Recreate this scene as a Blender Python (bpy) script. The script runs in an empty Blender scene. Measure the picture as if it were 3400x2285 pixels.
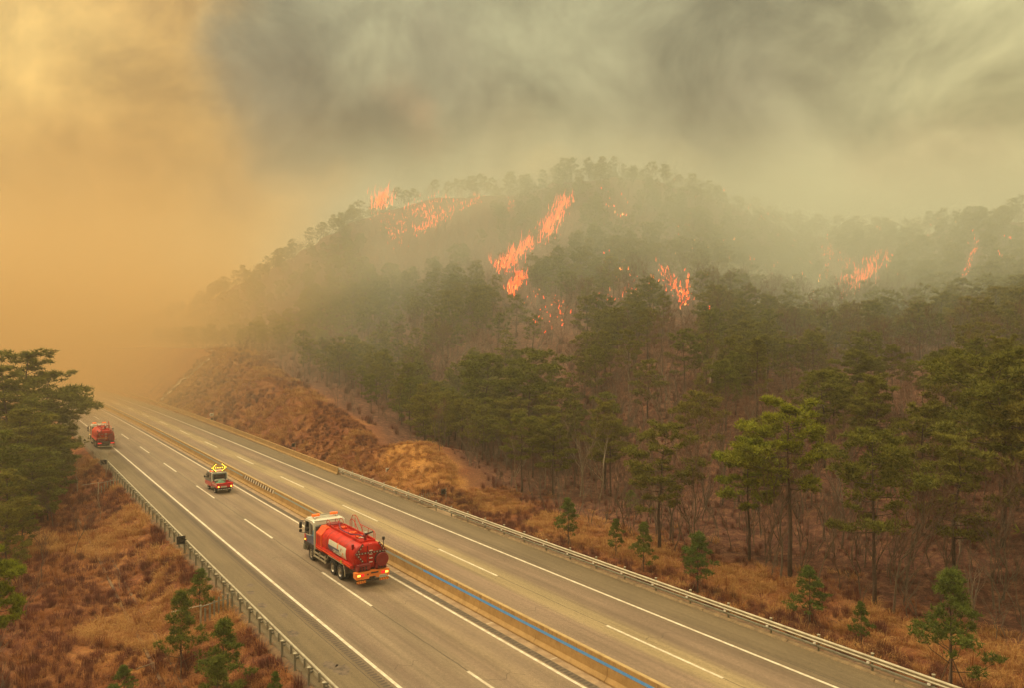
import bpy, math, random
import numpy as np
from mathutils import Matrix, Vector
R = math.radians
rng = np.random.default_rng(7)
random.seed(7)
SC = bpy.context.scene
COL = SC.collection

# ------------------------------------------------------------------ camera
FPX = 2557.55          # focal length in pixels of the 3400 px wide photograph
CH = 16.264
cd = bpy.data.cameras.new('camera')
cd.sensor_width = 36.0
cd.lens = FPX / 3400 * 36
cd.clip_start = .5
cd.clip_end = 9000
cam = bpy.data.objects.new('camera', cd)
COL.objects.link(cam)
cam.matrix_world = Matrix.Translation((0, 0, CH)) @ Matrix.Rotation(R(90.0) + .00027, 4, 'X') @ Matrix.Rotation(.002, 4, 'Z')
SC.camera = cam

# ------------------------------------------------------------------ exposure
SC.view_settings.view_transform = 'Standard'
SC.view_settings.look = 'None'
SC.view_settings.exposure = 0.5
SC.view_settings.gamma = 1.0
SC.view_settings.use_curve_mapping = False
SC.render.engine = 'CYCLES'
cy = SC.cycles
cy.max_bounces = 6
cy.diffuse_bounces = 2
cy.glossy_bounces = 2
cy.transparent_max_bounces = 8
cy.volume_bounces = 1
cy.volume_step_rate = 1.0
cy.volume_max_steps = 64
cy.use_denoising = True
cy.sample_clamp_indirect = 4.0
cy.use_adaptive_sampling = True
cy.adaptive_threshold = 0.02

# ------------------------------------------------------------------ sky: smoke cover over a daylight sky
SUN_AZ, SUN_EL = R(-62), R(48)         # azimuth from +Y towards +X


def px_dir(px, py):
    v = Vector(((px - 1700) / FPX, 1.0, -(py - 1142.5) / FPX))
    return v.normalized()


def build_world():
    w = bpy.data.worlds.new('World')
    SC.world = w
    w.use_nodes = True
    nt = w.node_tree
    N, L = nt.nodes, nt.links
    N.clear()
    out = N.new('ShaderNodeOutputWorld')
    sky = N.new('ShaderNodeTexSky')
    sky.sky_type = 'NISHITA'
    sky.sun_disc = False
    sky.sun_elevation = SUN_EL
    sky.sun_rotation = SUN_AZ
    sky.air_density = 2.0
    sky.dust_density = 6.0
    bsky = N.new('ShaderNodeBackground')
    L.new(sky.outputs[0], bsky.inputs[0])
    bsky.inputs[1].default_value = 0.06
    tc = N.new('ShaderNodeTexCoord')
    # warped direction
    nz = N.new('ShaderNodeTexNoise')
    nz.inputs['Scale'].default_value = 3.2
    nz.inputs['Detail'].default_value = 7
    nz.inputs['Roughness'].default_value = .6
    L.new(tc.outputs['Generated'], nz.inputs['Vector'])
    sub = N.new('ShaderNodeVectorMath'); sub.operation = 'SUBTRACT'
    L.new(nz.outputs['Color'], sub.inputs[0]); sub.inputs[1].default_value = (.5, .5, .5)
    sc = N.new('ShaderNodeVectorMath'); sc.operation = 'SCALE'
    L.new(sub.outputs[0], sc.inputs[0]); sc.inputs['Scale'].default_value = .26
    ad = N.new('ShaderNodeVectorMath'); ad.operation = 'ADD'
    L.new(tc.outputs['Generated'], ad.inputs[0]); L.new(sc.outputs[0], ad.inputs[1])
    W = ad.outputs[0]

    def math1(op, a, b=None, c=None):
        m = N.new('ShaderNodeMath'); m.operation = op
        for i, v in enumerate((a, b, c)):
            if v is None: continue
            if isinstance(v, (int, float)): m.inputs[i].default_value = v
            else: L.new(v, m.inputs[i])
        return m.outputs[0]

    def smooth(v, a, b):
        m = N.new('ShaderNodeMapRange'); m.interpolation_type = 'SMOOTHSTEP'
        L.new(v, m.inputs['Value'])
        m.inputs['From Min'].default_value = a; m.inputs['From Max'].default_value = b
        return m.outputs['Result']

    def mix(f, a, b):
        m = N.new('ShaderNodeMix'); m.data_type = 'RGBA'
        if isinstance(f, (int, float)): m.inputs[0].default_value = f
        else: L.new(f, m.inputs[0])
        for i, v in ((6, a), (7, b)):
            if isinstance(v, tuple): m.inputs[i].default_value = v + (1,)
            else: L.new(v, m.inputs[i])
        return m.outputs[2]

    sep = N.new('ShaderNodeSeparateXYZ'); L.new(W, sep.inputs[0])
    sep0 = N.new('ShaderNodeSeparateXYZ'); L.new(tc.outputs['Generated'], sep0.inputs[0])
    X, Z = sep.outputs[0], sep0.outputs[2]
    # grey green smoke, brighter and yellower with height
    grey = mix(smooth(Z, .02, .55), SKY_LOW, SKY_HIGH)
    grey = mix(smooth(X, .1, .75), grey, mix(.4, grey, SKY_RIGHT))
    orange = mix(smooth(Z, .0, .5), ORANGE_LOW, ORANGE_HIGH)
    zz = math1('SUBTRACT', Z, .29)
    edge = math1('ADD', X, math1('ADD', math1('MULTIPLY', math1('MINIMUM', zz, 0.0), .83), math1('MULTIPLY', math1('MAXIMUM', zz, 0.0), -.20)))
    f = smooth(edge, -.30, -.40)
    c = mix(f, grey, orange)
    c = mix(smooth(Z, .40, .95), c, ZENITH)

    def blob(c, px, py, r0, r1, col, amt):
        v = px_dir(px, py)
        d = N.new('ShaderNodeVectorMath'); d.operation = 'DISTANCE'
        L.new(W, d.inputs[0]); d.inputs[1].default_value = v
        f = smooth(d.outputs['Value'], r1 / FPX, r0 / FPX)
        return mix(math1('MULTIPLY', f, amt), c, col)
    for b in BLOBS:
        c = blob(c, *b)
    # fine turbulence of the smoke
    nz2 = N.new('ShaderNodeTexNoise'); nz2.inputs['Scale'].default_value = 6.5; nz2.inputs['Roughness'].default_value = .62
    nz2.inputs['Detail'].default_value = 9; nz2.inputs['Distortion'].default_value = .35
    L.new(tc.outputs['Generated'], nz2.inputs['Vector'])
    k = N.new('ShaderNodeMapRange'); L.new(nz2.outputs[0], k.inputs[0])
    k.inputs['From Min'].default_value = .36; k.inputs['From Max'].default_value = .64
    k.inputs['To Min'].default_value = .60; k.inputs['To Max'].default_value = 1.32
    vm = N.new('ShaderNodeVectorMath'); vm.operation = 'SCALE'
    L.new(c, vm.inputs[0]); L.new(k.outputs[0], vm.inputs['Scale'])
    bs = N.new('ShaderNodeBackground'); L.new(vm.outputs[0], bs.inputs[0]); bs.inputs[1].default_value = SMOKE_SKY
    mx = N.new('ShaderNodeMixShader'); mx.inputs[0].default_value = .9
    L.new(bsky.outputs[0], mx.inputs[1]); L.new(bs.outputs[0], mx.inputs[2])
    L.new(mx.outputs[0], out.inputs[0])


SMOKE_SKY = 1.0
SKY_LOW = (.215, .175, .090)
SKY_HIGH = (.28, .268, .148)
SKY_RIGHT = (.375, .34, .165)
ZENITH = (1.9, 1.60, .95)
ORANGE_LOW = (.37, .20, .052)
ORANGE_HIGH = (.47, .275, .070)
BLOBS = [  # px, py, inner, outer radius (photo pixels), colour, amount
    (1000, 90, 60, 240, (.22, .21, .12), .5),
    (860, 310, 20, 280, (.14, .125, .074), .9),
    (1060, 520, 60, 300, (.14, .115, .062), .85),
    (850, 700, 10, 170, (.20, .12, .048), .95),
    (720, 560, 20, 240, (.33, .19, .058), .6),
    (1300, 405, 0, 150, (.34, .21, .10), .7),
    (1650, 450, 40, 260, (.30, .24, .12), .7),
    (1500, 250, 40, 260, (.19, .165, .095), .6),
    (2450, 480, 100, 650, (.175, .150, .085), .75),
    (2900, 300, 60, 400, (.21, .185, .10), .6),
    (3380, 430, 40, 330, (.46, .38, .16), .85),
    (3150, 640, 40, 300, (.29, .17, .085), .7),
    (3400, 40, 60, 700, (.50, .45, .22), .7),
    (1900, 80, 60, 500, (.30, .28, .15), .6),
    (20, 60, 30, 500, (.66, .44, .125), .7),
    (520, 330, 60, 330, (.56, .32, .075), .5),
    (330, 560, 60, 330, (.38, .205, .055), .55),
    (1080, 690, 10, 190, (.42, .225, .06), .6),
]
build_world()

sd = bpy.data.lights.new('sun', 'SUN')
sd.energy = 1.5
sd.angle = R(14)
sd.color = (1.0, .83, .56)
sun = bpy.data.objects.new('sun', sd)
COL.objects.link(sun)
sv = Vector((math.sin(SUN_AZ) * math.cos(SUN_EL), math.cos(SUN_AZ) * math.cos(SUN_EL), math.sin(SUN_EL)))
sun.rotation_euler = (-sv).to_track_quat('-Z', 'Y').to_euler()
sun.location = sv * 200


# ------------------------------------------------------------------ helpers
def tag(o, label=None, cat=None, group=None, kind=None):
    if label: o['label'] = label
    if cat: o['category'] = cat
    if group: o['group'] = group
    if kind: o['kind'] = kind
    return o


def link(o, parent=None):
    COL.objects.link(o)
    if parent is not None: o.parent = parent
    return o


def empty(name, loc=(0, 0, 0), rz=0.0):
    o = bpy.data.objects.new(name, None)
    o.location = loc
    o.rotation_euler = (0, 0, rz)
    o.empty_display_size = .3
    COL.objects.link(o)
    return o


def pydata(name, V, F, mats, smooth=False, mi=None):
    me = bpy.data.meshes.new(name)
    V = np.asarray(V, dtype=np.float32).reshape(-1, 3)
    if isinstance(F, np.ndarray):
        n = F.shape[1]
        me.vertices.add(len(V)); me.vertices.foreach_set('co', V.ravel())
        me.loops.add(F.size); me.loops.foreach_set('vertex_index', F.astype(np.int32).ravel())
        me.polygons.add(len(F))
        me.polygons.foreach_set('loop_start', np.arange(0, F.size, n, dtype=np.int32))
        me.polygons.foreach_set('loop_total', np.full(len(F), n, dtype=np.int32))
        me.update(calc_edges=True)
    else:
        me.from_pydata(V.tolist(), [], F)
    for m in (mats if isinstance(mats, (list, tuple)) else [mats]):
        me.materials.append(m)
    if mi is not None:
        me.polygons.foreach_set('material_index', np.asarray(mi, dtype=np.int32))
    if smooth:
        me.polygons.foreach_set('use_smooth', np.ones(len(me.polygons), dtype=bool))
    me.update()
    return me


class MB:
    """collects simple solids, then links them as one mesh object"""
    def __init__(s):
        s.V, s.F = [], []

    def add(s, V, F):
        n = len(s.V)
        s.V += [tuple(v) for v in V]
        s.F += [tuple(i + n for i in f) for f in F]
        return s

    def box(s, x0, x1, y0, y1, z0, z1, ch=0.0):
        if ch <= 0:
            V = [(x0, y0, z0), (x1, y0, z0), (x1, y1, z0), (x0, y1, z0), (x0, y0, z1), (x1, y0, z1), (x1, y1, z1), (x0, y1, z1)]
            return s.add(V, [(0, 3, 2, 1), (4, 5, 6, 7), (0, 1, 5, 4), (1, 2, 6, 5), (2, 3, 7, 6), (3, 0, 4, 7)])
        c = ch
        P = [(x0 + c, y0), (x1 - c, y0), (x1, y0 + c), (x1, y1 - c), (x1 - c, y1), (x0 + c, y1), (x0, y1 - c), (x0, y0 + c)]
        mx, my = (x0 + x1) / 2, (y0 + y1) / 2
        def ring(z, i): return [(x - (i if x > mx else -i), y - (i if y > my else -i), z) for x, y in P]
        V = ring(z0, c) + ring(z0 + c, 0) + ring(z1 - c, 0) + ring(z1, c)
        F = [tuple(range(7, -1, -1)), tuple(range(24, 32))]
        for k in range(3):
            for i in range(8):
                j = (i + 1) % 8
                F.append((k * 8 + i, k * 8 + j, k * 8 + 8 + j, k * 8 + 8 + i))
        return s.add(V, F)

    def prism(s, pts, axis, a, b):
        """polygon pts extruded along axis from a to b; pts in the two other axes (order x,y,z)"""
        def mk(p, q):
            v = list(p); v.insert(axis, q); return tuple(v)
        n = len(pts)
        V = [mk(p, a) for p in pts] + [mk(p, b) for p in pts]
        F = [tuple(range(n - 1, -1, -1)), tuple(range(n, 2 * n))] + [(i, (i + 1) % n, n + (i + 1) % n, n + i) for i in range(n)]
        return s.add(V, F)

    def loft(s, rings, cap=True):
        n = len(rings[0]); V = [p for r in rings for p in r]
        F = []
        for k in range(len(rings) - 1):
            for i in range(n):
                j = (i + 1) % n
                F.append((k * n + i, k * n + j, k * n + n + j, k * n + n + i))
        if cap:
            F.append(tuple(range(n - 1, -1, -1))); m = (len(rings) - 1) * n
            F.append(tuple(range(m, m + n)))
        return s.add(V, F)

    def cyl(s, p, q, r, n=10, r2=None, cap=True):
        p, q = Vector(p), Vector(q); d = (q - p).normalized()
        a = d.orthogonal().normalized(); b = d.cross(a)
        r2 = r if r2 is None else r2
        rg = [[tuple(c + rr * (math.cos(2 * math.pi * i / n) * a + math.sin(2 * math.pi * i / n) * b)) for i in range(n)] for c, rr in ((p, r), (q, r2))]
        return s.loft(rg, cap)

    def tube(s, pts, r, n=6):
        pts = [Vector(p) for p in pts]
        rg = []; a = None
        for i, p in enumerate(pts):
            d = (pts[min(i + 1, len(pts) - 1)] - pts[max(i - 1, 0)]).normalized()
            if a is None: a = d.orthogonal().normalized()
            a = (a - d * a.dot(d)).normalized(); b = d.cross(a)
            rr = float(r[i]) if isinstance(r, (list, tuple)) else float(r)
            rg.append([tuple(p + rr * (math.cos(2 * math.pi * k / n) * a + math.sin(2 * math.pi * k / n) * b)) for k in range(n)])
        return s.loft(rg)

    def ell(s, c, rx, ry, rz, nu=10, nv=6):
        rg = []
        for j in range(nv + 1):
            th = math.pi * (j / nv) ; th = min(max(th, .02), math.pi - .02)
            rg.append([(c[0] + rx * math.sin(th) * math.cos(2 * math.pi * i / nu), c[1] + ry * math.sin(th) * math.sin(2 * math.pi * i / nu), c[2] - rz * math.cos(th)) for i in range(nu)])
        return s.loft(rg)

    def build(s, name, mat, parent=None, smooth=False):
        me = pydata(name, s.V, s.F, mat)
        if smooth:
            me.polygons.foreach_set('use_smooth', np.ones(len(me.polygons), dtype=bool))
            me.set_sharp_from_angle(angle=R(40))
        return link(bpy.data.objects.new(name, me), parent)


# ------------------------------------------------------------------ materials
def mat(name, col, rough=.7, var=.0, scale=4.0, metal=0.0, bump=0.0, bscale=30.0, col2=None, emit=None, estr=0.0, coat=0.0, detail=5, spec=.5):
    m = bpy.data.materials.new(name); m.use_nodes = True
    nt = m.node_tree; b = nt.nodes['Principled BSDF']
    b.inputs['Base Color'].default_value = tuple(col) + (1,)
    b.inputs['Roughness'].default_value = rough
    b.inputs['Metallic'].default_value = metal
    b.inputs['Specular IOR Level'].default_value = spec
    if coat: b.inputs['Coat Weight'].default_value = coat
    if emit:
        b.inputs['Emission Color'].default_value = tuple(emit) + (1,)
        b.inputs['Emission Strength'].default_value = estr
    if var or col2:
        tc = nt.nodes.new('ShaderNodeTexCoord')
        nz = nt.nodes.new('ShaderNodeTexNoise'); nz.inputs['Scale'].default_value = scale
        nz.inputs['Detail'].default_value = detail; nz.inputs['Roughness'].default_value = .65
        nt.links.new(tc.outputs['Object'], nz.inputs['Vector'])
        r = nt.nodes.new('ShaderNodeValToRGB')
        c2 = col2 if col2 else tuple(c * (1 - var) for c in col)
        c1 = col if col2 else tuple(min(1, c * (1 + var)) for c in col)
        r.color_ramp.elements[0].position = .35; r.color_ramp.elements[1].position = .65
        r.color_ramp.elements[0].color = tuple(c2) + (1,)
        r.color_ramp.elements[1].color = tuple(c1) + (1,)
        nt.links.new(nz.outputs[0], r.inputs[0]); nt.links.new(r.outputs[0], b.inputs['Base Color'])
    if bump:
        tc = nt.nodes.new('ShaderNodeTexCoord')
        nz = nt.nodes.new('ShaderNodeTexNoise'); nz.inputs['Scale'].default_value = bscale
        nt.links.new(tc.outputs['Object'], nz.inputs['Vector'])
        bp = nt.nodes.new('ShaderNodeBump'); bp.inputs['Strength'].default_value = bump
        nt.links.new(nz.outputs[0], bp.inputs['Height']); nt.links.new(bp.outputs[0], b.inputs['Normal'])
    return m


class NG:
    """small node-graph helper for the richer materials"""
    def __init__(s, name):
        s.m = bpy.data.materials.new(name); s.m.use_nodes = True
        s.nt = s.m.node_tree; s.b = s.nt.nodes['Principled BSDF']

    def n(s, t, **kw):
        x = s.nt.nodes.new(t)
        for k, v in kw.items(): setattr(x, k, v)
        return x

    def put(s, inp, v):
        if isinstance(v, (int, float)): inp.default_value = v
        elif isinstance(v, tuple): inp.default_value = v if len(v) != 3 or inp.type == 'VECTOR' else v + (1,)
        else: s.nt.links.new(v, inp)

    def attr(s, name):
        return s.n('ShaderNodeAttribute', attribute_name=name)

    def math(s, op, a, b=0.0, c=0.0):
        x = s.n('ShaderNodeMath', operation=op)
        for i, v in enumerate((a, b, c)): s.put(x.inputs[i], v)
        return x.outputs[0]

    def vmath(s, op, a, b):
        x = s.n('ShaderNodeVectorMath', operation=op); s.put(x.inputs[0], a); s.put(x.inputs[1], b)
        return x.outputs[0]

    def noise(s, vec, scale, detail=5, rough=.6, dist=0.0):
        x = s.n('ShaderNodeTexNoise'); s.put(x.inputs['Vector'], vec)
        x.inputs['Scale'].default_value = scale; x.inputs['Detail'].default_value = detail
        x.inputs['Roughness'].default_value = rough; x.inputs['Distortion'].default_value = dist
        return x.outputs[0]

    def ramp(s, v, stops):
        x = s.n('ShaderNodeValToRGB'); s.put(x.inputs[0], v)
        cr = x.color_ramp
        while len(cr.elements) < len(stops): cr.elements.new(.5)
        for e, (p, c) in zip(cr.elements, stops):
            e.position = p
            e.color = (c, c, c, 1) if isinstance(c, (int, float)) else tuple(c) + (1,)
        return x.outputs[0]

    def mix(s, f, a, b, mode='MIX'):
        x = s.n('ShaderNodeMix', data_type='RGBA', blend_type=mode)
        s.put(x.inputs[0], f); s.put(x.inputs[6], a); s.put(x.inputs[7], b)
        return x.outputs[2]

    def done(s, col, rough=.9, bump=None, bs=.3, spec=.3, bd=.05):
        s.put(s.b.inputs['Base Color'], col); s.put(s.b.inputs['Roughness'], rough)
        s.b.inputs['Specular IOR Level'].default_value = spec
        if bump is not None:
            x = s.n('ShaderNodeBump'); x.inputs['Strength'].default_value = bs; x.inputs['Distance'].default_value = bd
            s.put(x.inputs['Height'], bump); s.nt.links.new(x.outputs[0], s.b.inputs['Normal'])
        return s.m


def asphalt_material():
    g = NG('asphalt')
    st = g.attr('st').outputs['Vector']
    obj = g.n('ShaderNodeTexCoord').outputs['Object']
    sp = g.n('ShaderNodeSeparateXYZ'); g.put(sp.inputs[0], st)
    t = sp.outputs[1]
    tt = g.math('MULTIPLY_ADD', t, 1 / 26.0, 8.0 / 26.0)          # t -8..18 -> 0..1
    def T(v): return (v + 8) / 26
    warp = g.math('MULTIPLY_ADD', g.noise(g.vmath('MULTIPLY', st, (.03, .5, 0)), 1.0, 4), .03, -.015)
    band = g.ramp(g.math('ADD', tt, warp), [
        (T(-6.9), (0.168, 0.122, 0.068)), (T(-4.4), (0.174, 0.125, 0.068)), (T(-4.15), (0.132, 0.092, 0.056)), (T(-3.5), (0.224, 0.162, 0.104)),
        (T(-2.7), (0.185, 0.127, 0.084)), (T(-1.8), (0.241, 0.174, 0.110)), (T(-.8), (0.196, 0.137, 0.088)), (T(0), (0.241, 0.176, 0.108)), (T(.9), (0.213, 0.147, 0.095)),
        (T(1.8), (0.269, 0.191, 0.115)), (T(2.7), (0.224, 0.157, 0.101)), (T(3.5), (0.263, 0.186, 0.113)), (T(6.4), (0.280, 0.196, 0.113)),
        (T(7.2), (0.230, 0.159, 0.104)), (T(8.6), (0.252, 0.171, 0.113)), (T(9.3), (.345, .255, .132)), (T(10.4), (.33, .245, .128)),
        (T(11.2), (0.196, 0.135, 0.088)), (T(12.0), (0.241, 0.165, 0.108)), (T(12.9), (0.185, 0.127, 0.081)), (T(13.9), (0.168, 0.122, 0.070)), (T(16.4), (0.174, 0.125, 0.068))])
    streak = g.noise(g.vmath('MULTIPLY', st, (.045, 2.4, 0)), 1.0, 6, .6)
    patch = g.noise(g.vmath('MULTIPLY', st, (.12, .35, 0)), 1.0, 5, .6, .5)
    grain = g.noise(obj, 22.0, 4, .85)
    grain2 = g.noise(obj, 5.0, 4, .7)
    c = g.mix(.55, band, g.ramp(streak, [(.3, .50), (.5, .90), (.7, 1.15)]), 'MULTIPLY')
    c = g.mix(.5, c, g.ramp(patch, [(.3, .62), (.7, 1.15)]), 'MULTIPLY')
    c = g.mix(.75, c, g.ramp(grain, [(.36, .45), (.5, 1.0), (.64, 1.6)]), 'MULTIPLY')
    c = g.mix(.5, c, g.ramp(grain2, [(.35, .75), (.65, 1.25)]), 'MULTIPLY')
    return g.done(c, .85, grain, .5, .35, .02)


def terrain_material():
    g = NG('hillside_soil')
    obj = g.n('ShaderNodeTexCoord').outputs['Object']
    zn = g.n('ShaderNodeSeparateXYZ'); g.put(zn.inputs[0], g.attr('zone').outputs['Vector'])
    forest, orange = zn.outputs[0], zn.outputs[1]
    n1 = g.noise(obj, .16, 6, .65, .4)
    n2 = g.noise(obj, 1.3, 6, .7, .3)
    n3 = g.noise(obj, 7.0, 5, .75)
    grass = g.ramp(n1, [(.30, (.12, .040, .026)), (.45, (.24, .085, .036)), (.58, (.36, .16, .055)), (.72, (.24, .10, .042))])
    red = g.ramp(n2, [(.35, (.085, .030, .024)), (.65, (.20, .072, .040))])
    c = g.mix(g.ramp(n2, [(.42, 0.0), (.60, .75)]), grass, red)
    c = g.mix(orange, c, g.ramp(n2, [(.34, (.40, .17, .045)), (.66, (.72, .38, .10))]))
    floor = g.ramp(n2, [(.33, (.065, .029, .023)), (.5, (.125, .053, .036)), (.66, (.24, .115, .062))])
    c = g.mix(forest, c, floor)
    c = g.mix(.8, c, g.ramp(n3, [(.34, .45), (.5, 1.0), (.66, 1.6)]), 'MULTIPLY')
    return g.done(c, 1.0, n3, .8, .1, .15)


def barrier_material():
    g = NG('stained_concrete')
    st = g.attr('st').outputs['Vector']
    sp = g.n('ShaderNodeSeparateXYZ'); g.put(sp.inputs[0], st)
    h = sp.outputs[2]
    s1 = g.noise(g.vmath('MULTIPLY', st, (6.0, 0, .35)), 1.0, 6, .75)
    s2 = g.noise(g.vmath('MULTIPLY', st, (.7, 0, .5)), 1.0, 5, .6)
    s3 = g.noise(g.vmath('MULTIPLY', st, (3.0, 3.0, 3.0)), 1.0, 5, .7)
    c = g.ramp(s3, [(.3, (.34, .20, .075)), (.7, (.46, .29, .115))])
    top = g.ramp(h, [(.45, 0.0), (.98, 1.0), (1.0, 0.0)])
    drip = g.math('MULTIPLY', g.ramp(s1, [(.50, 0.0), (.60, 1.0)]), g.math('MULTIPLY', top, g.ramp(s2, [(.38, .15), (.6, 1.0)])))
    c = g.mix(g.math('MULTIPLY', drip, .75), c, (.07, .050, .034))
    c = g.mix(g.ramp(h, [(0.0, .55), (.12, 0.0)]), c, (.14, .09, .05))
    c = g.mix(.45, c, g.ramp(s2, [(.35, .72), (.65, 1.2)]), 'MULTIPLY')
    return g.done(c, .9, s3, .3, .25, .02)


def leaf_material(name, cols, trans=.25, rough=.85):
    g = NG(name)
    oi = g.n('ShaderNodeObjectInfo')
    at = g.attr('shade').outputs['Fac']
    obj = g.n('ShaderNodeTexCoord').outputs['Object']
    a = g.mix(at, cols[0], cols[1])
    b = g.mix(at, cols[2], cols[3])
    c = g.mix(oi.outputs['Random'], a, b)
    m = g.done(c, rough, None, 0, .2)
    if trans:
        tr = g.n('ShaderNodeBsdfTranslucent'); g.put(tr.inputs[0], c)
        mx = g.n('ShaderNodeMixShader'); mx.inputs[0].default_value = trans
        out = [x for x in g.nt.nodes if x.type == 'OUTPUT_MATERIAL'][0]
        g.nt.links.new(g.b.outputs[0], mx.inputs[1]); g.nt.links.new(tr.outputs[0], mx.inputs[2]); g.nt.links.new(mx.outputs[0], out.inputs[0])
    return m


def shade_attr(me, vals):
    a = me.attributes.new('shade', 'FLOAT', 'POINT')
    a.data.foreach_set('value', np.asarray(vals, dtype=np.float32))


M = dict(
    asphalt=asphalt_material(), soil=terrain_material(), barrier=barrier_material(),
    paint=mat('road_paint', (.74, .66, .50), .7, col2=(.46, .37, .25), scale=2.2, detail=12),
    concrete=mat('pale_concrete', (.40, .27, .15), .9, col2=(.24, .155, .085), scale=1.4, bump=.3),
    curb=mat('curb_concrete', (.36, .25, .13), .9, col2=(.20, .14, .08), scale=2.5, bump=.3),
    verge=mat('verge_soil', (.10, .058, .038), 1, col2=(.22, .13, .06), scale=2.2, bump=.8, bscale=9),
    seam=mat('joint_tar', (.07, .048, .035), .9),
    groove=mat('rumble_groove', (.085, .062, .042), .95, var=.3, scale=3),
    blue=mat('blue_paint', (.075, .30, .80), .6, col2=(.13, .36, .74), scale=5, detail=8),
    pale_blue=mat('faded_blue_paint', (.26, .36, .38), .7, col2=(.32, .31, .24), scale=2, detail=8),
    ochre=mat('barrier_cap_concrete', (.48, .33, .14), .85, col2=(.36, .24, .10), scale=2),
    galv=mat('galvanised_steel', (.50, .44, .31), .55, metal=.3, col2=(.34, .29, .20), scale=2, detail=9),
    galv_dark=mat('weathered_steel', (.30, .29, .22), .55, metal=.35, col2=(.22, .20, .15), scale=3),
    white=mat('white_plastic', (.80, .76, .66), .4),
    black=mat('black_plastic', (.016, .014, .014), .5),
    bark=mat('pine_bark', (.115, .070, .048), .95, col2=(.055, .036, .028), scale=6, bump=.8, bscale=18),
    bark_grey=mat('grey_bark', (.17, .125, .085), .95, col2=(.10, .070, .05), scale=6, bump=.6, bscale=18),
    bark_pale=mat('pale_bark', (.34, .26, .17), .95, col2=(.20, .15, .10), scale=6),
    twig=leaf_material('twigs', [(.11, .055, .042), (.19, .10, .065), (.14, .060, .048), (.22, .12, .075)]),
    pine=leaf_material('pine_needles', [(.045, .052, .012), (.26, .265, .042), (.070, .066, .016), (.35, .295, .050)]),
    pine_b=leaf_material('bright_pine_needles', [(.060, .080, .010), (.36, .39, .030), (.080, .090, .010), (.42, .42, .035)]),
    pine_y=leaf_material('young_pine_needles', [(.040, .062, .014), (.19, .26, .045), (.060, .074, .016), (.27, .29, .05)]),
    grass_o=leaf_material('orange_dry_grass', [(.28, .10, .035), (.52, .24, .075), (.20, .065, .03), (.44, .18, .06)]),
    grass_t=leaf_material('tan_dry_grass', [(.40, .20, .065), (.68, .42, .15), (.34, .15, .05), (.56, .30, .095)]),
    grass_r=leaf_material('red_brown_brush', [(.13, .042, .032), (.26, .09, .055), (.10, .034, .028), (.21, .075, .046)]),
    red=mat('red_paint', (.64, .016, .002), .55, spec=.25, col2=(.36, .014, .008), scale=1.6, detail=9),
    red_dark=mat('dark_red_paint', (.22, .008, .010), .4, coat=.2),
    orange=mat('orange_red_paint', (.86, .10, .006), .5, spec=.3, col2=(.70, .075, .010), scale=1.0),
    bumper=mat('orange_bumper_paint', (.85, .23, .035), .4, coat=.2),
    cream=mat('cream_white_paint', (.74, .70, .55), .35, coat=.4, col2=(.66, .62, .48), scale=1.5),
    navy=mat('navy_paint', (.030, .045, .14), .35, coat=.4),
    sky_blue=mat('light_blue_paint', (.07, .27, .42), .35, coat=.4),
    tyre=mat('tyre_rubber', (.022, .019, .018), .9, bump=.3),
    rim=mat('rim_steel', (.42, .37, .28), .45, metal=.5, col2=(.25, .2, .15), scale=5),
    chassis=mat('chassis_black', (.030, .024, .020), .7, col2=(.06, .045, .035), scale=3),
    fender=mat('fender_grey', (.10, .070, .058), .55, col2=(.13, .10, .08), scale=3),
    glass=mat('dark_glass', (.010, .010, .012), .12, spec=.8),
    chrome=mat('bright_trim', (.62, .58, .50), .3, metal=.7),
    lamp_red=mat('tail_lamp_red', (.45, .01, .02), .3, emit=(1, .02, .02), estr=.6),
    lamp_on=mat('lit_yellow_lamp', (1, .8, .2), .3, emit=(1, .60, .04), estr=3),
    lamp_amber=mat('lit_amber_lamp', (1, .6, .1), .3, emit=(1, .50, .03), estr=2.5),
    lamp_off=mat('unlit_arrow_lamp', (.50, .42, .30), .4),
    beacon=mat('orange_beacon', (.85, .14, .01), .25, emit=(1, .14, .0), estr=.35, coat=.5),
    hazard_y=mat('hazard_yellow', (.85, .42, .05), .5),
    hazard_r=mat('hazard_red', (.55, .012, .015), .5),
    tarp=mat('green_tarpaulin', (.028, .115, .045), .6, col2=(.06, .16, .07), scale=4, bump=.6, bscale=5),
    grey_load=mat('grey_cover', (.20, .18, .13), .8, var=.3, scale=5),
    hose=mat('purple_hose', (.16, .012, .06), .5),
    lime=mat('lime_marker', (.45, .50, .02), .5),
    stake=mat('wooden_stake', (.20, .12, .07), .9, var=.3, scale=8),
)
for k in ('pine', 'pine_b', 'pine_y', 'twig', 'grass_o', 'grass_t', 'grass_r'):
    M[k].use_backface_culling = False

# ------------------------------------------------------------------ road alignment (s along, t to the right)
RA, RX0, RK, RDK = 0.61610531, 24.4946385, -0.00036528, 0.00000322
_s = np.arange(-200, 900, 1.0)


def _kap(s): return RK + RDK * np.clip(s, -60, 300)


_i0 = int(np.where(_s == 0)[0][0])
_e = np.concatenate([[0], np.cumsum((_kap(_s[1:]) + _kap(_s[:-1])) / 2)]); _e += RA - _e[_i0]
_em = (_e[1:] + _e[:-1]) / 2
_x = np.concatenate([[0], np.cumsum(-np.sin(_em))]); _x += RX0 - _x[_i0]
_y = np.concatenate([[0], np.cumsum(np.cos(_em))]); _y -= _y[_i0]


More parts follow.
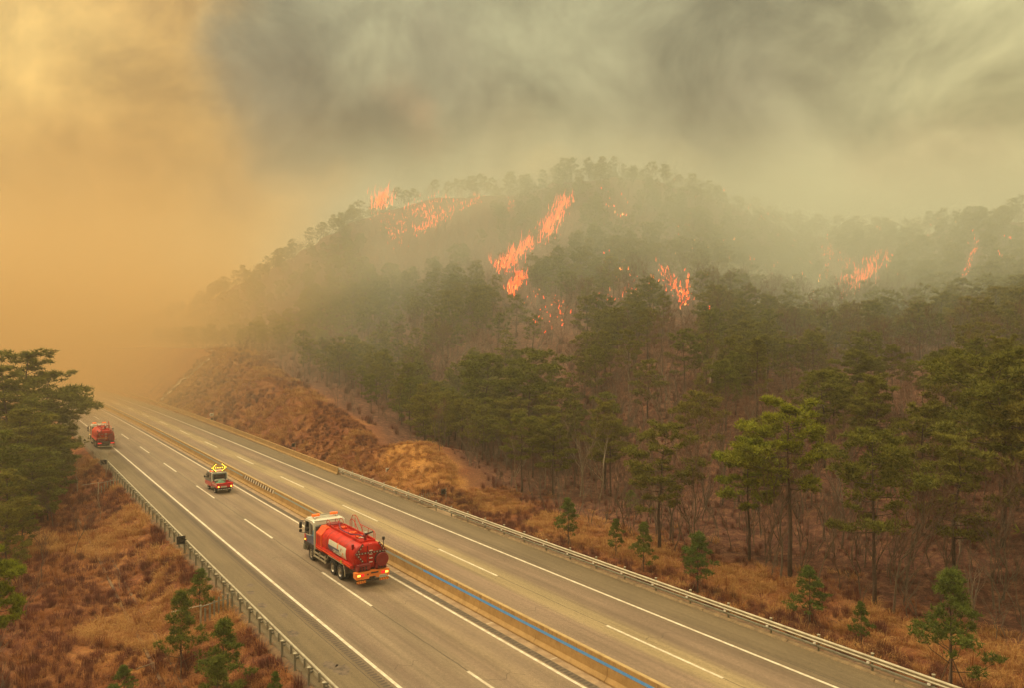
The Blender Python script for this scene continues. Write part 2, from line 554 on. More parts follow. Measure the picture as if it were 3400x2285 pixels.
def road_xy(s, t):
    s = np.asarray(s, float); t = np.asarray(t, float)
    e = np.interp(s, _s, _e)
    x = np.interp(s, _s, _x); y = np.interp(s, _s, _y)
    ex = np.where(s < _s[0], s - _s[0], np.where(s > _s[-1], s - _s[-1], 0))
    return x - np.sin(e) * ex + t * np.cos(e), y + np.cos(e) * ex + t * np.sin(e)


def to_st(x, y):
    x = np.asarray(x, float); y = np.asarray(y, float)
    s = -np.sin(RA) * (x - RX0) + np.cos(RA) * y
    for _ in range(5):
        e = np.interp(s, _s, _e); cx, cyy = road_xy(s, 0 * s)
        s = s + (-(x - cx) * np.sin(e) + (y - cyy) * np.cos(e))
    e = np.interp(s, _s, _e); cx, cyy = road_xy(s, 0 * s)
    return s, (x - cx) * np.cos(e) + (y - cyy) * np.sin(e)


def heading(s): return float(np.interp(s, _s, _e))


def road_pt(s, t, z=0.0):
    x, y = road_xy(s, t); return Vector((float(x), float(y), z))


# ------------------------------------------------------------------ terrain
def vnoise(x, y, sc, seed):
    x = np.asarray(x) / sc + seed * 17.3; y = np.asarray(y) / sc + seed * 9.1
    xi, yi = np.floor(x).astype(int), np.floor(y).astype(int)
    fx, fy = x - xi, y - yi
    fx = fx * fx * (3 - 2 * fx); fy = fy * fy * (3 - 2 * fy)
    def h(i, j):
        v = np.sin(i * 127.1 + j * 311.7 + seed * 74.7) * 43758.5453
        return v - np.floor(v)
    return (h(xi, yi) * (1 - fx) + h(xi + 1, yi) * fx) * (1 - fy) + (h(xi, yi + 1) * (1 - fx) + h(xi + 1, yi + 1) * fx) * fy


def fbm(x, y, sc, seed, o=4):
    r, a, n = 0, 1, 0
    for k in range(o):
        r = r + a * vnoise(x, y, sc / 2 ** k, seed + k); n += a; a *= .5
    return r / n - .5


# crest of the burning hill: photo column, skyline row, depth, depth of its foot
CREST = np.array([
    (-900, 1120, 520, 330), (350, 1090, 430, 270), (610, 1005, 380, 240), (730, 932, 340, 215), (950, 808, 305, 185), (1110, 714, 292, 165),
    (1240, 655, 286, 150), (1450, 600, 285, 130), (1600, 590, 287, 115), (1750, 582, 286, 103), (1850, 548, 277, 95),
    (2040, 527, 275, 84), (2200, 548, 280, 74), (2330, 588, 285, 70), (2480, 645, 292, 66), (2600, 700, 297, 60),
    (2770, 735, 262, 56), (2920, 722, 250, 52), (3060, 716, 248, 50), (3200, 684, 244, 48), (3400, 664, 240, 45), (4600, 640, 230, 38)], float)
CA = (CREST[:, 0] - 1700) / FPX
CZ = CH + (1142.5 - CREST[:, 1]) / FPX * CREST[:, 2] - 5.6
HC_S = [60, 80, 88, 96, 101, 106, 110, 115, 124, 144, 180, 218, 228, 260, 900]
HC_Z = [0, 0.0, 3.3, 5.0, 4.2, 3.0, 3.6, 4.6, 5.6, 7.2, 10.4, 14.6, 14.8, 15, 15]


def terrain(x, y):
    x = np.asarray(x, float); y = np.asarray(y, float)
    s, t = to_st(x, y)
    zl = np.interp(-t, [0, 6.6, 7.0, 7.9, 9, 11, 12.5, 15, 20, 28, 40, 60, 140, 400], [-.4, -.4, -.14, -.25, -1.0, -2.0, -2.1, -1.7, -1.1, 0, 1.6, 4, 14, 30])
    zr = np.interp(t, [0, 16.3, 16.9, 20, 25, 32], [-.4, -.4, -.12, -.5, -.55, -.2])
    z = np.where(t < 5, zl, zr)
    hc = np.interp(s, HC_S, HC_Z)
    q = np.clip((t - 17.6) / np.maximum(hc, .01), 0, 1.25)
    cut = hc * np.where(q < 1, q - .06 * np.sin(q * np.pi) , 1 - (q - 1) * .10) * (t > 17.6)
    # dip behind the crest of the cutting at its low end
    dip = np.clip((t - 17.6 - hc * 1.25) / 14, 0, 1)
    cut = cut * (1 - dip * np.clip((150 - s) / 40, 0, 1) * .8)
    a = x / np.maximum(y, 20.0)
    ia = np.clip(a, CA[0], CA[-1])
    D = np.interp(ia, CA, CREST[:, 2]); d0 = np.interp(ia, CA, CREST[:, 3]); zt = np.interp(ia, CA, CZ)
    u = (y - d0) / (D - d0)
    uc = np.clip(u, 0, 1)
    g = uc * (1 - .22 * np.sin(uc * np.pi)) * (1 + .06 * np.sin(uc * 2 * np.pi))
    g = np.where(u > 1, 1 - .45 * (u - 1) ** 1.0, g)
    hill = zt * np.clip(g, -.3, 1) * np.clip((t - 22) / 12, 0, 1)
    k = 2.5
    m = np.maximum(cut, hill); dd = np.abs(cut - hill)
    h = m + np.where(dd < k, (k - dd) ** 2 / (4 * k), 0) * np.clip((t - 22) / 10, 0, 1)
    z = z + np.where(t > 17, h, 0)
    w = np.clip((np.maximum(t - 17.5, -t - 8)) / 6, 0, 1)
    z = z + w * (fbm(x, y, 9, 3) * np.where((t > 17) & (t < 20 + hc * 1.2), .22, .55) + fbm(x, y, 40, 5) * 1.8 * np.clip((y - 80) / 100, 0, 1) * np.clip((t - 30) / 40, 0, 1))
    return z


def tz(x, y): return float(terrain(np.array([x]), np.array([y]))[0])


def hit(px, py, lift=0.0, ymin=25.0, ymax=600.0):
    """where the photographed pixel's line of sight meets the ground"""
    Y = np.arange(ymin, ymax, .5)
    X = (px - 1700) / FPX * Y; Zr = CH - (py - 1142.5) / FPX * Y
    Zt = terrain(X, Y) + lift
    b = np.where(Zr < Zt)[0]
    if len(b) == 0: return None
    i = max(b[0], 1)
    f0, f1 = Zr[i - 1] - Zt[i - 1], Zr[i] - Zt[i]
    k = f0 / (f0 - f1 + 1e-9)
    yy = Y[i - 1] + k * (Y[i] - Y[i - 1]); xx = (px - 1700) / FPX * yy
    return xx, yy, tz(xx, yy)


def axis(a, b, fine, lo, hi, g):
    r = [np.arange(a, b, fine)]
    v, d, o = a, fine, []
    while v > lo: d *= g; v -= d; o.append(v)
    r.insert(0, np.array(o[::-1]))
    v, d, o = r[1][-1], fine, []
    while v < hi: d *= g; v += d; o.append(v)
    r.append(np.array(o))
    return np.concatenate(r)


gx = axis(-70, 60, .8, -3200, 3200, 1.035)
gy = axis(20, 130, .8, -400, 4200, 1.03)
GX, GY = np.meshgrid(gx, gy)
GZ = terrain(GX.ravel(), GY.ravel())
nx, ny = len(gx), len(gy)
I = np.arange(nx * ny).reshape(ny, nx)
F = np.stack([I[:-1, :-1].ravel(), I[:-1, 1:].ravel(), I[1:, 1:].ravel(), I[1:, :-1].ravel()], 1)
me = pydata('terrain', np.stack([GX.ravel(), GY.ravel(), GZ], 1), F, M['soil'], True)
gs, gt = to_st(GX.ravel(), GY.ravel())
ghc = np.interp(gs, HC_S, HC_Z)
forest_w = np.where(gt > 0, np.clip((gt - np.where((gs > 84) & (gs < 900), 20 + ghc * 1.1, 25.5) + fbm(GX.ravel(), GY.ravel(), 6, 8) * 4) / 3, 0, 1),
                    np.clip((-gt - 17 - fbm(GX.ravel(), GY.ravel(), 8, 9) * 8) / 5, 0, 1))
orange_w = np.clip(1.1 + fbm(GX.ravel(), GY.ravel(), 4, 15) * 1.6 - np.hypot((gs - 93) / 8.5, (gt - 21.5) / 4.0), 0, 1) * (gt > 17) + \
    np.clip(1 - np.hypot((gs - 62) / 9, (gt + 13) / 3.5), 0, 1) * .6 + np.clip(1 - np.hypot((gs - 92) / 14, (gt + 12) / 3.5), 0, 1) * .5
za = me.attributes.new('zone', 'FLOAT_VECTOR', 'POINT')
za.data.foreach_set('vector', np.stack([forest_w, np.clip(orange_w, 0, 1), 0 * forest_w], 1).astype(np.float32).ravel())
terrain_ob = link(bpy.data.objects.new('terrain', me))
tag(terrain_ob, 'hillside and verges of dry orange grass and leaf litter', kind='structure')


# ------------------------------------------------------------------ ribbons along the road
def ribbon(name, s0, s1, ds, prof, m, parent=None, closed=False, wob=0.0, caps=False, tfun=None):
    n = max(2, int(round((s1 - s0) / ds)) + 1)
    S = np.linspace(s0, s1, n)
    P = np.array(prof, float); k = len(P)
    off = wob * (fbm(S, 0 * S, 2.0, 4) + .6 * fbm(S, 0 * S, .5, 6)) if wob else 0 * S
    if tfun is not None: off = off + tfun(S)
    SS = np.repeat(S, k); TT = np.tile(P[:, 0], n) + np.repeat(off, k); ZZ = np.tile(P[:, 1], n)
    X, Y = road_xy(SS, TT)
    V = np.stack([X, Y, ZZ], 1)
    I = np.arange(n * k).reshape(n, k)
    a, b = (I, np.roll(I, -1, 1)) if closed else (I[:, :-1], I[:, 1:])
    F = np.stack([a[:-1].ravel(), b[:-1].ravel(), b[1:].ravel(), a[1:].ravel()], 1)
    if closed and caps:
        F = [tuple(f) for f in F.tolist()] + [tuple(I[0][::-1].tolist()), tuple(I[-1].tolist())]
    me = pydata(name, V, F, m)
    zmax = max(P[:, 1].max(), .01)
    at = me.attributes.new('st', 'FLOAT_VECTOR', 'POINT')
    at.data.foreach_set('vector', np.stack([SS, TT, ZZ / zmax], 1).astype(np.float32).ravel())
    return link(bpy.data.objects.new(name, me), parent)


S0, S1 = -120, 620
road = ribbon('road', S0, S1, 2.0, [(t, 0) for t in np.linspace(-6.9, 16.36, 25)], M['asphalt'])
tag(road, 'two worn asphalt carriageways of the motorway', kind='structure')


def mark(name, s0, s1, t0, t1, z=.004, m='paint', ds=2.0, **k):
    return ribbon(name, s0, s1, ds, [(t0, z), (t1, z)], M[m], road, **k)


mark('edge_line', S0, S1, -3.69, -3.51)
mark('edge_line', S0, S1, 3.52, 3.69)
mark('edge_line', S0, S1, 13.38, 13.56)
mark('edge_line', S0, S1, 6.05, 6.2)
for k in range(-7, 26):
    mark('lane_dash', 38.1 - 5 * 20 + 20 * (k + 5) - 100 + 100, 38.1 + 20 * k + 8.3, -.075, .075, ds=4) if False else None
for k in range(-3, 26):
    mark('lane_dash', 38.1 + 20 * (k - 1), 38.1 + 20 * (k - 1) + 8.5, -.08, .08, ds=4)
    mark('lane_dash', 38.93 + 20 * (k - 1), 38.93 + 20 * (k - 1) + 8.5, 9.78, 9.94, ds=4)
mark('paving_joint', 20, 300, -.02, .03, .0025, 'seam', .4, wob=.10)
mark('paving_joint', 20, 300, 9.84, 9.885, .0025, 'seam', .4, wob=.12)
mark('paving_joint', 20, 300, 14.05, 14.10, .0025, 'seam', .4, wob=.06)
mark('paving_joint', 20, 300, -4.42, -4.38, .0025, 'seam', .4, wob=.05)
mark('gutter_strip', S0, S1, 4.22, 4.72, .006, 'concrete', 2.0)
for s in np.arange(33.2, 130, 6.1):
    mark('gutter_joint', s, s + .05, 4.22, 4.70, .010, 'paint', .05)


def grooves(s0, s1, t0, t1, step=.30, w=.15):
    V, F = [], []
    for s in np.arange(s0, s1, step):
        X, Y = road_xy([s, s, s + w, s + w], [t0, t1, t1, t0])
        n = len(V)
        V += [(X[i], Y[i], .003) for i in range(4)]; F.append((n, n + 1, n + 2, n + 3))
    o = link(bpy.data.objects.new('rumble_strip', pydata('rumble_strip', V, F, M['groove'])), road)
    o['kind'] = 'stuff'


mark('rumble_bed', 20, 260, 3.78, 4.20, .0018, 'groove', 2)
bpy.data.objects['rumble_bed'].data.materials[0] = mat('milled_asphalt', (.125, .092, .062), .95, var=.25, scale=3)
grooves(20, 110, 3.82, 4.16)
grooves(20, 110, -4.22, -3.86)
# tyre scuffs and oil patches on the hard shoulder
scuff = mat('asphalt_stain', (.125, .088, .058), .9, var=.4, scale=3)
for s, t, r in ((51.2, -5.4, .34), (50.3, -5.1, .42), (56.4, -5.5, .30), (62.0, -5.55, .28), (64.9, -5.5, .25), (59.5, -5.0, .22), (44.0, -5.6, .3), (73.5, 1.9, .10), (92.5, .6, .12), (66.5, -5.0, .2)):
    V = []
    for i in range(18):
        a = i * math.pi / 9; rr = r * (1 + .5 * (random.random() - .5))
        V.append(tuple(road_pt(s + rr * 1.7 * math.sin(a), t + rr * math.cos(a), .0015)))
    link(bpy.data.objects.new('oil_stain', pydata('oil_stain', V, [tuple(range(18))], scuff)), road)

for s, t, L in ((45, 1.2, 1.9), (57.5, 2.0, 1.3), (83, .9, 1.8), (44.5, 11.3, 2.2), (52, 8.2, 1.6), (70, 11.9, 1.7), (88, 7.8, 1.9), (49, -2.2, 1.5), (72, -1.6, 1.7), (62, 12.2, 1.2)):
    P = []
    for k in range(12):
        P.append((s + .5 * math.sin(s + k * .9) * .5 + random.uniform(-.07, .07), t - L / 2 + L * k / 11))
    V = []
    for a, c in P:
        V += [tuple(road_pt(a - .018, c, .003)), tuple(road_pt(a + .018, c, .003))]
    link(bpy.data.objects.new('sealed_crack', pydata('sealed_crack', V, [(2 * k, 2 * k + 1, 2 * k + 3, 2 * k + 2) for k in range(11)], M['seam'])), road)

# verge strips and curb
tag(ribbon('verge', -60, 420, 1.0, [(16.3, -.35), (16.36, -.012), (16.9, -.03), (17.5, -.12), (18.2, -.5)], M['verge']), 'bare soil strip beside the carriageway', kind='structure')
tag(ribbon('verge', -60, 420, 1.0, [(-7.5, -.5), (-7.2, -.14), (-7.05, -.02), (-6.88, -.004), (-6.85, -.3)], M['verge']), 'strip of bare soil under the roadside rail', kind='structure')

# ------------------------------------------------------------------ roadside curb with spillway
curb = empty('roadside_curb', road_pt(60, 16.4))
tag(curb, 'low pale concrete curb along the right shoulder, broken by a drain spillway', 'curb')
cinv = Matrix.Translation(-Vector(curb.location))


def child_of(o, e):
    o.parent = e; o.matrix_parent_inverse = (Matrix.Translation(e.location) @ Matrix.Rotation(e.rotation_euler.z, 4, 'Z')).inverted(); return o


CP = [(16.30, -.02), (16.34, .07), (16.40, .11), (16.50, .11), (16.56, .06), (16.58, -.05)]
s = 16.0
joints = []
while s < 104:
    e = min(s + 5.95, 104.3)
    if not (s < 76.6 < e or 76 < s < 81.4 or s < 81.4 < e):
        child_of(ribbon('curb_block', s, e, 1.5, CP, M['curb'], closed=True, caps=True), curb)
    s += 6.0
for sa, sb in ((70.0, 76.5), (81.6, 87.9)):
    child_of(ribbon('curb_block', sa, sb, 1.5, CP, M['curb'], closed=True, caps=True), curb)
for sa, ta, sb, tb in ((76.5, 16.42, 77.6, 18.0), (81.6, 16.42, 80.6, 18.0)):
    mb = MB(); p, q = road_pt(sa, ta, .05), road_pt(sb, tb, -.12)
    mb.tube([p, (p + q) / 2, q], .085, 6)
    child_of(mb.build('wing_curb', M['curb']), curb)
V = [tuple(road_pt(a, b, c)) for a, b, c in ((76.6, 16.30, .003), (81.5, 16.30, .003), (80.5, 18.0, -.09), (77.7, 18.0, -.09), (79.9, 19.6, -.40), (78.2, 19.6, -.40))]
child_of(link(bpy.data.objects.new('spillway_apron', pydata('spillway_apron', V, [(0, 1, 2, 3), (3, 2, 4, 5)], M['concrete']))), curb)

# ------------------------------------------------------------------ median barrier
BR = empty('median_barrier', road_pt(60, 5.0))
tag(BR, 'stained concrete median barrier with a blue painted stripe between the carriageways', 'barrier')
BP = [(4.69, 0), (4.70, .10), (4.86, .28), (4.93, 1.08), (4.96, 1.11), (5.14, 1.11), (5.17, 1.08), (5.24, .28), (5.40, .10), (5.41, 0)]
bs = [41.76 + 5.8 * k for k in range(-9, 34)]
for a, b in zip(bs[:-1], bs[1:]):
    child_of(ribbon('barrier_segment', a + .015, b - .015, 2.0, BP, M['barrier'], closed=True, caps=True), BR)
child_of(ribbon('barrier_segment', bs[-1] + .015, 620, 4.0, BP, M['barrier'], closed=True, caps=True), BR)
child_of(ribbon('barrier_cap', -10, 420, 2.0, [(4.945, 1.113), (4.965, 1.117), (5.135, 1.117), (5.155, 1.113)], M['ochre']), BR)


def face_t(z): return np.interp(z, [.28, 1.08], [4.86, 4.93]) - .006


child_of(ribbon('blue_stripe', -10, 60.6, 1.0, [(face_t(.74), .74), (face_t(.89), .89)], M['blue']), BR)
child_of(ribbon('blue_stripe', 60.7, 93.6, 1.0, [(face_t(.74), .74), (face_t(.89), .89)], M['pale_blue']), BR)
child_of(ribbon('blue_stripe', 105.6, 240, 1.0, [(face_t(.74), .74), (face_t(.89), .89)], M['pale_blue']), BR)
CV = empty('chevron_strip', road_pt(99.6, 4.8, .8))
tag(CV, 'black and white striped warning strip fixed to the median barrier', 'warning strip')
n = 13
for i in range(2 * n):
    a = 93.9 + i * 11.5 / (2 * n)
    z0, z1 = .62, .98
    P = [road_pt(a + .10, face_t(z0) - .012, z0), road_pt(a + .10 + .25, face_t(z0) - .012, z0), road_pt(a + .25 - .10, face_t(z1) - .012, z1), road_pt(a - .10, face_t(z1) - .012, z1)]
    Q = [road_pt(*v) for v in ((a + .10, face_t(z0), z0), (a + .35, face_t(z0), z0), (a + .15, face_t(z1), z1), (a - .10, face_t(z1), z1))]
    V = [tuple(v) for v in P + Q]
    o = pydata('stripe', V, [(0, 1, 2, 3), (7, 6, 5, 4), (0, 4, 5, 1), (1, 5, 6, 2), (2, 6, 7, 3), (3, 7, 4, 0)], M['black' if i % 2 else 'white'])
    child_of(link(bpy.data.objects.new('black_stripe' if i % 2 else 'white_stripe', o)), CV)

# concrete parapet on the right, beyond the guardrail
PW = empty('roadside_parapet', road_pt(105, 16.5))
tag(PW, 'long pale concrete parapet at the foot of the grassy cutting', 'wall')
PP = [(0, 0), (.02, .10), (.14, .25), (.18, .86), (.36, .86), (.40, -.05)]
PT = lambda S: np.interp(S, [100, 104.8, 155, 228, 300], [16.02, 16.02, 16.8, 17.6, 18.4])
a = 104.9
while a < 420:
    b = a + 8
    child_of(ribbon('parapet_segment', a, b - .03, 2.0, PP, M['barrier'], closed=True, caps=True, tfun=PT), PW)
    a = b

# ------------------------------------------------------------------ guardrails
def guard_post(r, h, z0, cap):
    mb = MB().cyl((0, 0, z0), (0, 0, h), r, 12)
    return pydata('post', mb.V, mb.F, M['galv_dark'])


RG = empty('right_guardrail', road_pt(60, 16.45)); RG.name = 'guardrail'
tag(RG, 'pale two-rail steel guardrail on the verge next to the young pines', 'guardrail', 'guardrails along the motorway')
WB = [(16.33, .86), (16.28, .83), (16.26, .79), (16.33, .73), (16.33, .69), (16.26, .63), (16.28, .58), (16.33, .55), (16.35, .55), (16.35, .86)]
WB = [(t, z) for t, z in WB]
LB = [(16.36, .46), (16.28, .45), (16.27, .40), (16.28, .35), (16.36, .34), (16.38, .40)]
for a in np.arange(10.1, 104, 4.0 * 1.5):
    child_of(ribbon('rail_beam', a, min(a + 6.02, 104.9), 2.0, WB, M['galv'], closed=True, caps=True), RG)
    child_of(ribbon('lower_rail', a, min(a + 6.02, 104.9), 2.0, LB, M['galv_dark'], closed=True, caps=True), RG)
pm = guard_post(.06, .93, -.6, True)
cm = MB().cyl((0, 0, .93), (0, 0, .975), .085, 10); cm = pydata('post_cap', cm.V, cm.F, M['galv'])
rm = MB().box(-.06, .0, -.07, .07, .47, .56); rm = pydata('reflector', rm.V, rm.F, M['white'])
for k in range(-10, 21):
    s = 44.1 + 2.985 * k
    p = empty  # noqa
    po = link(bpy.data.objects.new('post', pm)); po.location = road_pt(s, 16.46)
    child_of(po, RG)
    for nm, mm in (('post_cap', cm), ('reflector', rm)):
        c = link(bpy.data.objects.new(nm, mm)); c.parent = po
        if nm == 'reflector': c.location = (-.20, 0, 0); c.rotation_euler = (0, 0, heading(s))

LG = empty('guardrail', road_pt(60, -6.9))
tag(LG, 'grey-green steel guardrail with closely spaced round posts above the left embankment', 'guardrail', 'guardrails along the motorway')
for tz0, tz1, nm, mt in ((.78, .90, 'rail_beam', 'galv'), (.50, .60, 'lower_rail', 'galv'), (.66, .72, 'middle_rail', 'galv')):
    P = [(-6.86, tz0), (-6.76, tz0), (-6.74, (tz0 + tz1) / 2), (-6.76, tz1), (-6.86, tz1), (-6.88, (tz0 + tz1) / 2)]
    for a in np.arange(20.5, 125, 4.0):
        child_of(ribbon(nm, a, a + 3.99, 2.0, P, M[mt], closed=True, caps=True), LG)
pl = guard_post(.06, .80, -1.0, True)
cl_ = MB().cyl((0, 0, .80), (0, 0, .83), .10, 12); cl_ = pydata('post_cap', cl_.V, cl_.F, M['galv'])
br = MB().box(.02, .20, -.04, .04, .52, .60).box(.02, .20, -.04, .04, .68, .76); br = pydata('bracket', br.V, br.F, M['galv_dark'])
sp = MB().box(-.03, .03, -.04, .04, .46, .90); sp = pydata('spacer', sp.V, sp.F, M['galv_dark'])
for k in range(-14, 40):
    s = 49.61 + 1.985 * k
    if s > 126: break
    po = link(bpy.data.objects.new('post', pl)); po.location = road_pt(s, -7.03)
    child_of(po, LG)
    c = link(bpy.data.objects.new('post_cap', cl_)); c.parent = po
    c = link(bpy.data.objects.new('bracket', br)); c.parent = po; c.rotation_euler = (0, 0, heading(s))
    c = link(bpy.data.objects.new('spacer', sp)); c.location = road_pt(s + .95, -6.92); c.rotation_euler = (0, 0, heading(s))
    child_of(c, LG)


def slat_fence(s, t0, t1, h, label):
    e = empty('slat_fence', road_pt(s, t0)); tag(e, label, 'fence', 'short slat fences below the left guardrail')
    n = 8
    sm = MB().box(-.055, .055, -.02, .02, 0, h); sm = pydata('slat', sm.V, sm.F, M['galv_dark'])
    for i in range(n):
        t = t0 + (t1 - t0) * i / (n - 1)
        p = road_pt(s, t); z = min(tz(p.x, p.y), -.1) - .1
        o = link(bpy.data.objects.new('slat', sm)); o.location = (p.x, p.y, max(z, -1.2)); o.rotation_euler = (0, 0, heading(s))
        child_of(o, e)
    mb = MB().tube([road_pt(s, t0, .55), road_pt(s, (t0 + t1) / 2, .45), road_pt(s, t1, .3)], .03, 6)
    child_of(mb.build('top_rail', M['galv_dark']), e)
    mb = MB().cyl(road_pt(s, t1, -1.2), road_pt(s, t1, .42), .06, 8)
    child_of(mb.build('end_post', M['galv']), e)
    mb = MB().tube([road_pt(s, t1, .38), road_pt(s + .2, t1 - 1.6, .25)], .022, 5)
    child_of(mb.build('stay_bar', M['galv']), e)


slat_fence(62.9, -7.15, -9.0, 1.1, 'short grey slat fence beside the dark young pine below the left guardrail')
slat_fence(112.5, -7.15, -9.3, 1.1, 'short grey slat fence far along the left guardrail, near the big pine clump')


def panel_sign(px, py, s, t, z, w, h, label, pm='black', lit=False, pole_h=None, tilt=0.0):
    e = empty('marker_post', road_pt(s, t)); e.rotation_euler = (0, 0, heading(s) + tilt)
    tag(e, label, 'marker post')
    gz = tz(*road_pt(s, t)[:2]) - .1
    o = MB().cyl((0, 0, gz), (0, 0, z + h / 2 + .12), .03, 8).build('pole', M['galv'], e)
    o = MB().box(-w - .05, -.05, -.03, .03, z - h / 2, z + h / 2, .012).build('panel', M[pm], e)
    if pm == 'black':
        MB().box(-w * .8 - .05, -w * .2 - .05, -.036, -.031, z - h * .3, z + h * .3).build('lens', M['glass'], e)
    else:
        MB().box(-w * .8 - .05, -w * .2 - .05, -.036, -.031, z - h * .25, z + h * .2).build('lettering', M['galv_dark'], e)
    MB().box(-.06, .05, -.04, .04, z - .03, z + .03).build('clamp', M['chassis'], e)


panel_sign(0, 0, 77.3, -6.95, 1.05, .62, .62, 'black square marker panel clamped to the left guardrail, nearer of the two there')
panel_sign(0, 0, 124.3, -7.1, 1.05, .70, .62, 'black square marker panel on the left guardrail beside the far red truck')
e_ = None
panel_sign(0, 0, 81.8, 18.6, 1.35, .5, .5, 'pole-mounted black framed marker panel in the grass by the curb spillway')
panel_sign(0, 0, 125.2, 17.6, 1.35, .5, .5, 'small black marker panel on the parapet below the middle of the grassy cutting')
panel_sign(0, 0, 178.5, 18.6, 1.6, .75, .62, 'small white distance board behind the parapet at the foot of the cutting', 'white')
panel_sign(0, 0, 176.0, 17.9, 1.0, .45, .45, 'tiny dark marker panel next to the white distance board')
panel_sign(0, 0, 97.6, 19.8, 1.3, .55, .42, 'small tilted white plate standing in the grass below the orange mound', 'white', tilt=.3)
# far fence above the spillway
slf = empty('slat_fence', road_pt(84.6, 17.2)); tag(slf, 'low row of thin steel slats behind the right guardrail', 'fence')
sm = MB().box(-.03, .03, -.03, .03, -.2, 1.02); sm = pydata('slat', sm.V, sm.F, M['galv_dark'])
for i in range(9):
    o = link(bpy.data.objects.new('slat', sm)); o.location = road_pt(84.3, 16.9 + i * .24, -.15); child_of(o, slf)
MB().cyl((0, 0, 0), (0, 0, 1.2), .05, 8)
o = MB().cyl(road_pt(84.3, 19.1, -.5), road_pt(84.3, 19.1, 1.1), .05, 8).build('end_post', M['galv']); child_of(o, slf)

# drainage steps up the cutting
DL = empty('drain_chute', road_pt(230, 19)); tag(DL, 'pale stepped concrete drain chute climbing the grassy cutting', 'drain')
pix = [(535, 1335), (604, 1268), (620, 1262), (678, 1209), (692, 1204), (750, 1148)]
pts = []
for px_, py_ in pix:
    h = hit(px_, py_)
    pts.append(Vector(h) + Vector((0, 0, .25)))
for sgn in (-1, 1):
    P = [p + Vector((math.cos(RA), math.sin(RA), 0)).cross(Vector((0, 0, 1))) * sgn * .55 for p in pts]
    Q = []
    for p, q in zip(P[:-1], P[1:]):
        for k in range(6):
            v = p.lerp(q, k / 6); Q.append(Vector((v.x, v.y, tz(v.x, v.y) + .28)))
    Q.append(P[-1])
    o = MB().tube(Q, .20, 4).build('side_wall', mat('chute_concrete', (.62, .52, .36), .9)); child_of(o, DL)
Q = []
for p, q in zip(pts[:-1], pts[1:]):
    for k in range(6):
        v = p.lerp(q, k / 6); Q.append(Vector((v.x, v.y, tz(v.x, v.y) + .02)))
child_of(MB().tube(Q, .40, 4).build('chute_floor', M['verge']), DL)
# overgrown ditch lining on the left
DT = empty('ditch_edge', road_pt(60, -11.2)); tag(DT, 'half-buried concrete ditch edge running through the grass below the left guardrail', 'ditch')
for tt_ in (-11.9, -11.0):
    for a in np.arange(44, 100, 6.2):
        P = [road_pt(s_, tt_) for s_ in np.linspace(a, a + 6, 6)]
        P = [Vector((p.x, p.y, tz(p.x, p.y) + .0)) for p in P]
        child_of(MB().tube(P, .12, 4).build('lining_slab', M['verge']), DT)
# thrown plank
h = hit(500, 2240)
if h:
    a_, b_ = Vector(hit(455, 2262)) + Vector((0, 0, .6)), Vector(hit(515, 2246)) + Vector((0, 0, .7))
    tag(MB().tube([a_, b_], .035, 5).build('broken_pole', M['stake']), 'pale thin pole lying in the grass at the bottom near a small pine', 'pole')
# ------------------------------------------------------------------ vehicles (x right, y forward, z up, rear at y = 0)
def wheel(parent, x, y, r, w, dual=False, rimdish=.06):
    sg = -1 if x < 0 else 1
    mb = MB()
    prof = [(.62, 0), (.95, 0), (1.0, .06), (1.0, w - .06), (.95, w), (.62, w)]
    n = 24
    rg = []
    for rr, d in prof:
        rg.append([(x - sg * d, y + r * rr * math.cos(2 * math.pi * i / n), r + r * rr * math.sin(2 * math.pi * i / n)) for i in range(n)])
    mb.loft(rg, False)
    t = mb.build('tyre' if False else 'wheel', M['tyre'], parent, True)
    mb = MB()
    rg = []
    for rr, d in [(.62, .01), (.58, .03), (.50, rimdish), (.30, rimdish + .02), (.28, -.02), (.10, -.03), (.01, -.03)]:
        rg.append([(x - sg * d, y + r * rr * math.cos(2 * math.pi * i / n), r + r * rr * math.sin(2 * math.pi * i / n)) for i in range(n)])
    mb.loft(rg, False)
    mb.build('rim', M['rim'], t, True)
    mb = MB()
    for i in range(8):
        a = i * math.pi / 4
        c = (x - sg * (rimdish - .01), y + r * .40 * math.cos(a), r + r * .40 * math.sin(a))
        mb.cyl(c, (c[0] + sg * .03, c[1], c[2]), .022, 6)
    mb.build('wheel_nuts', M['chassis'], t)


def dots(parent, pts, y, r, name, m, back='black', pad=.045):
    me = MB().cyl((0, 0, 0), (0, -.05, 0), r, 10)
    me = pydata(name, me.V, me.F, M[m])
    for (x, z) in pts:
        o = link(bpy.data.objects.new(name, me), parent); o.location = (x, y, z)


def text(body, size, loc, rot, m, parent, name='lettering', ext=.003):
    cu = bpy.data.curves.new('t', 'FONT'); cu.body = body; cu.size = size; cu.extrude = ext
    cu.align_x = 'CENTER'; cu.align_y = 'CENTER'; cu.resolution_u = 2
    tmp = bpy.data.objects.new('t', cu)
    me = bpy.data.meshes.new_from_object(tmp)
    bpy.data.objects.remove(tmp); bpy.data.curves.remove(cu)
    me.materials.clear(); me.materials.append(M[m])
    o = link(bpy.data.objects.new(name, me), parent); o.location = loc; o.rotation_euler = rot
    return o


def arrow_pts(w, h, cz, nb, nh):
    P = []
    for i in range(nb): P.append((-w + .16 + (2 * w - .32) * i / (nb - 1), cz))
    for sg in (-1, 1):
        P.append((sg * w, cz))
        for k in range(1, nh + 1):
            for v in (-1, 1): P.append((sg * (w - .13 * k), cz + v * h * k / nh))
    return P


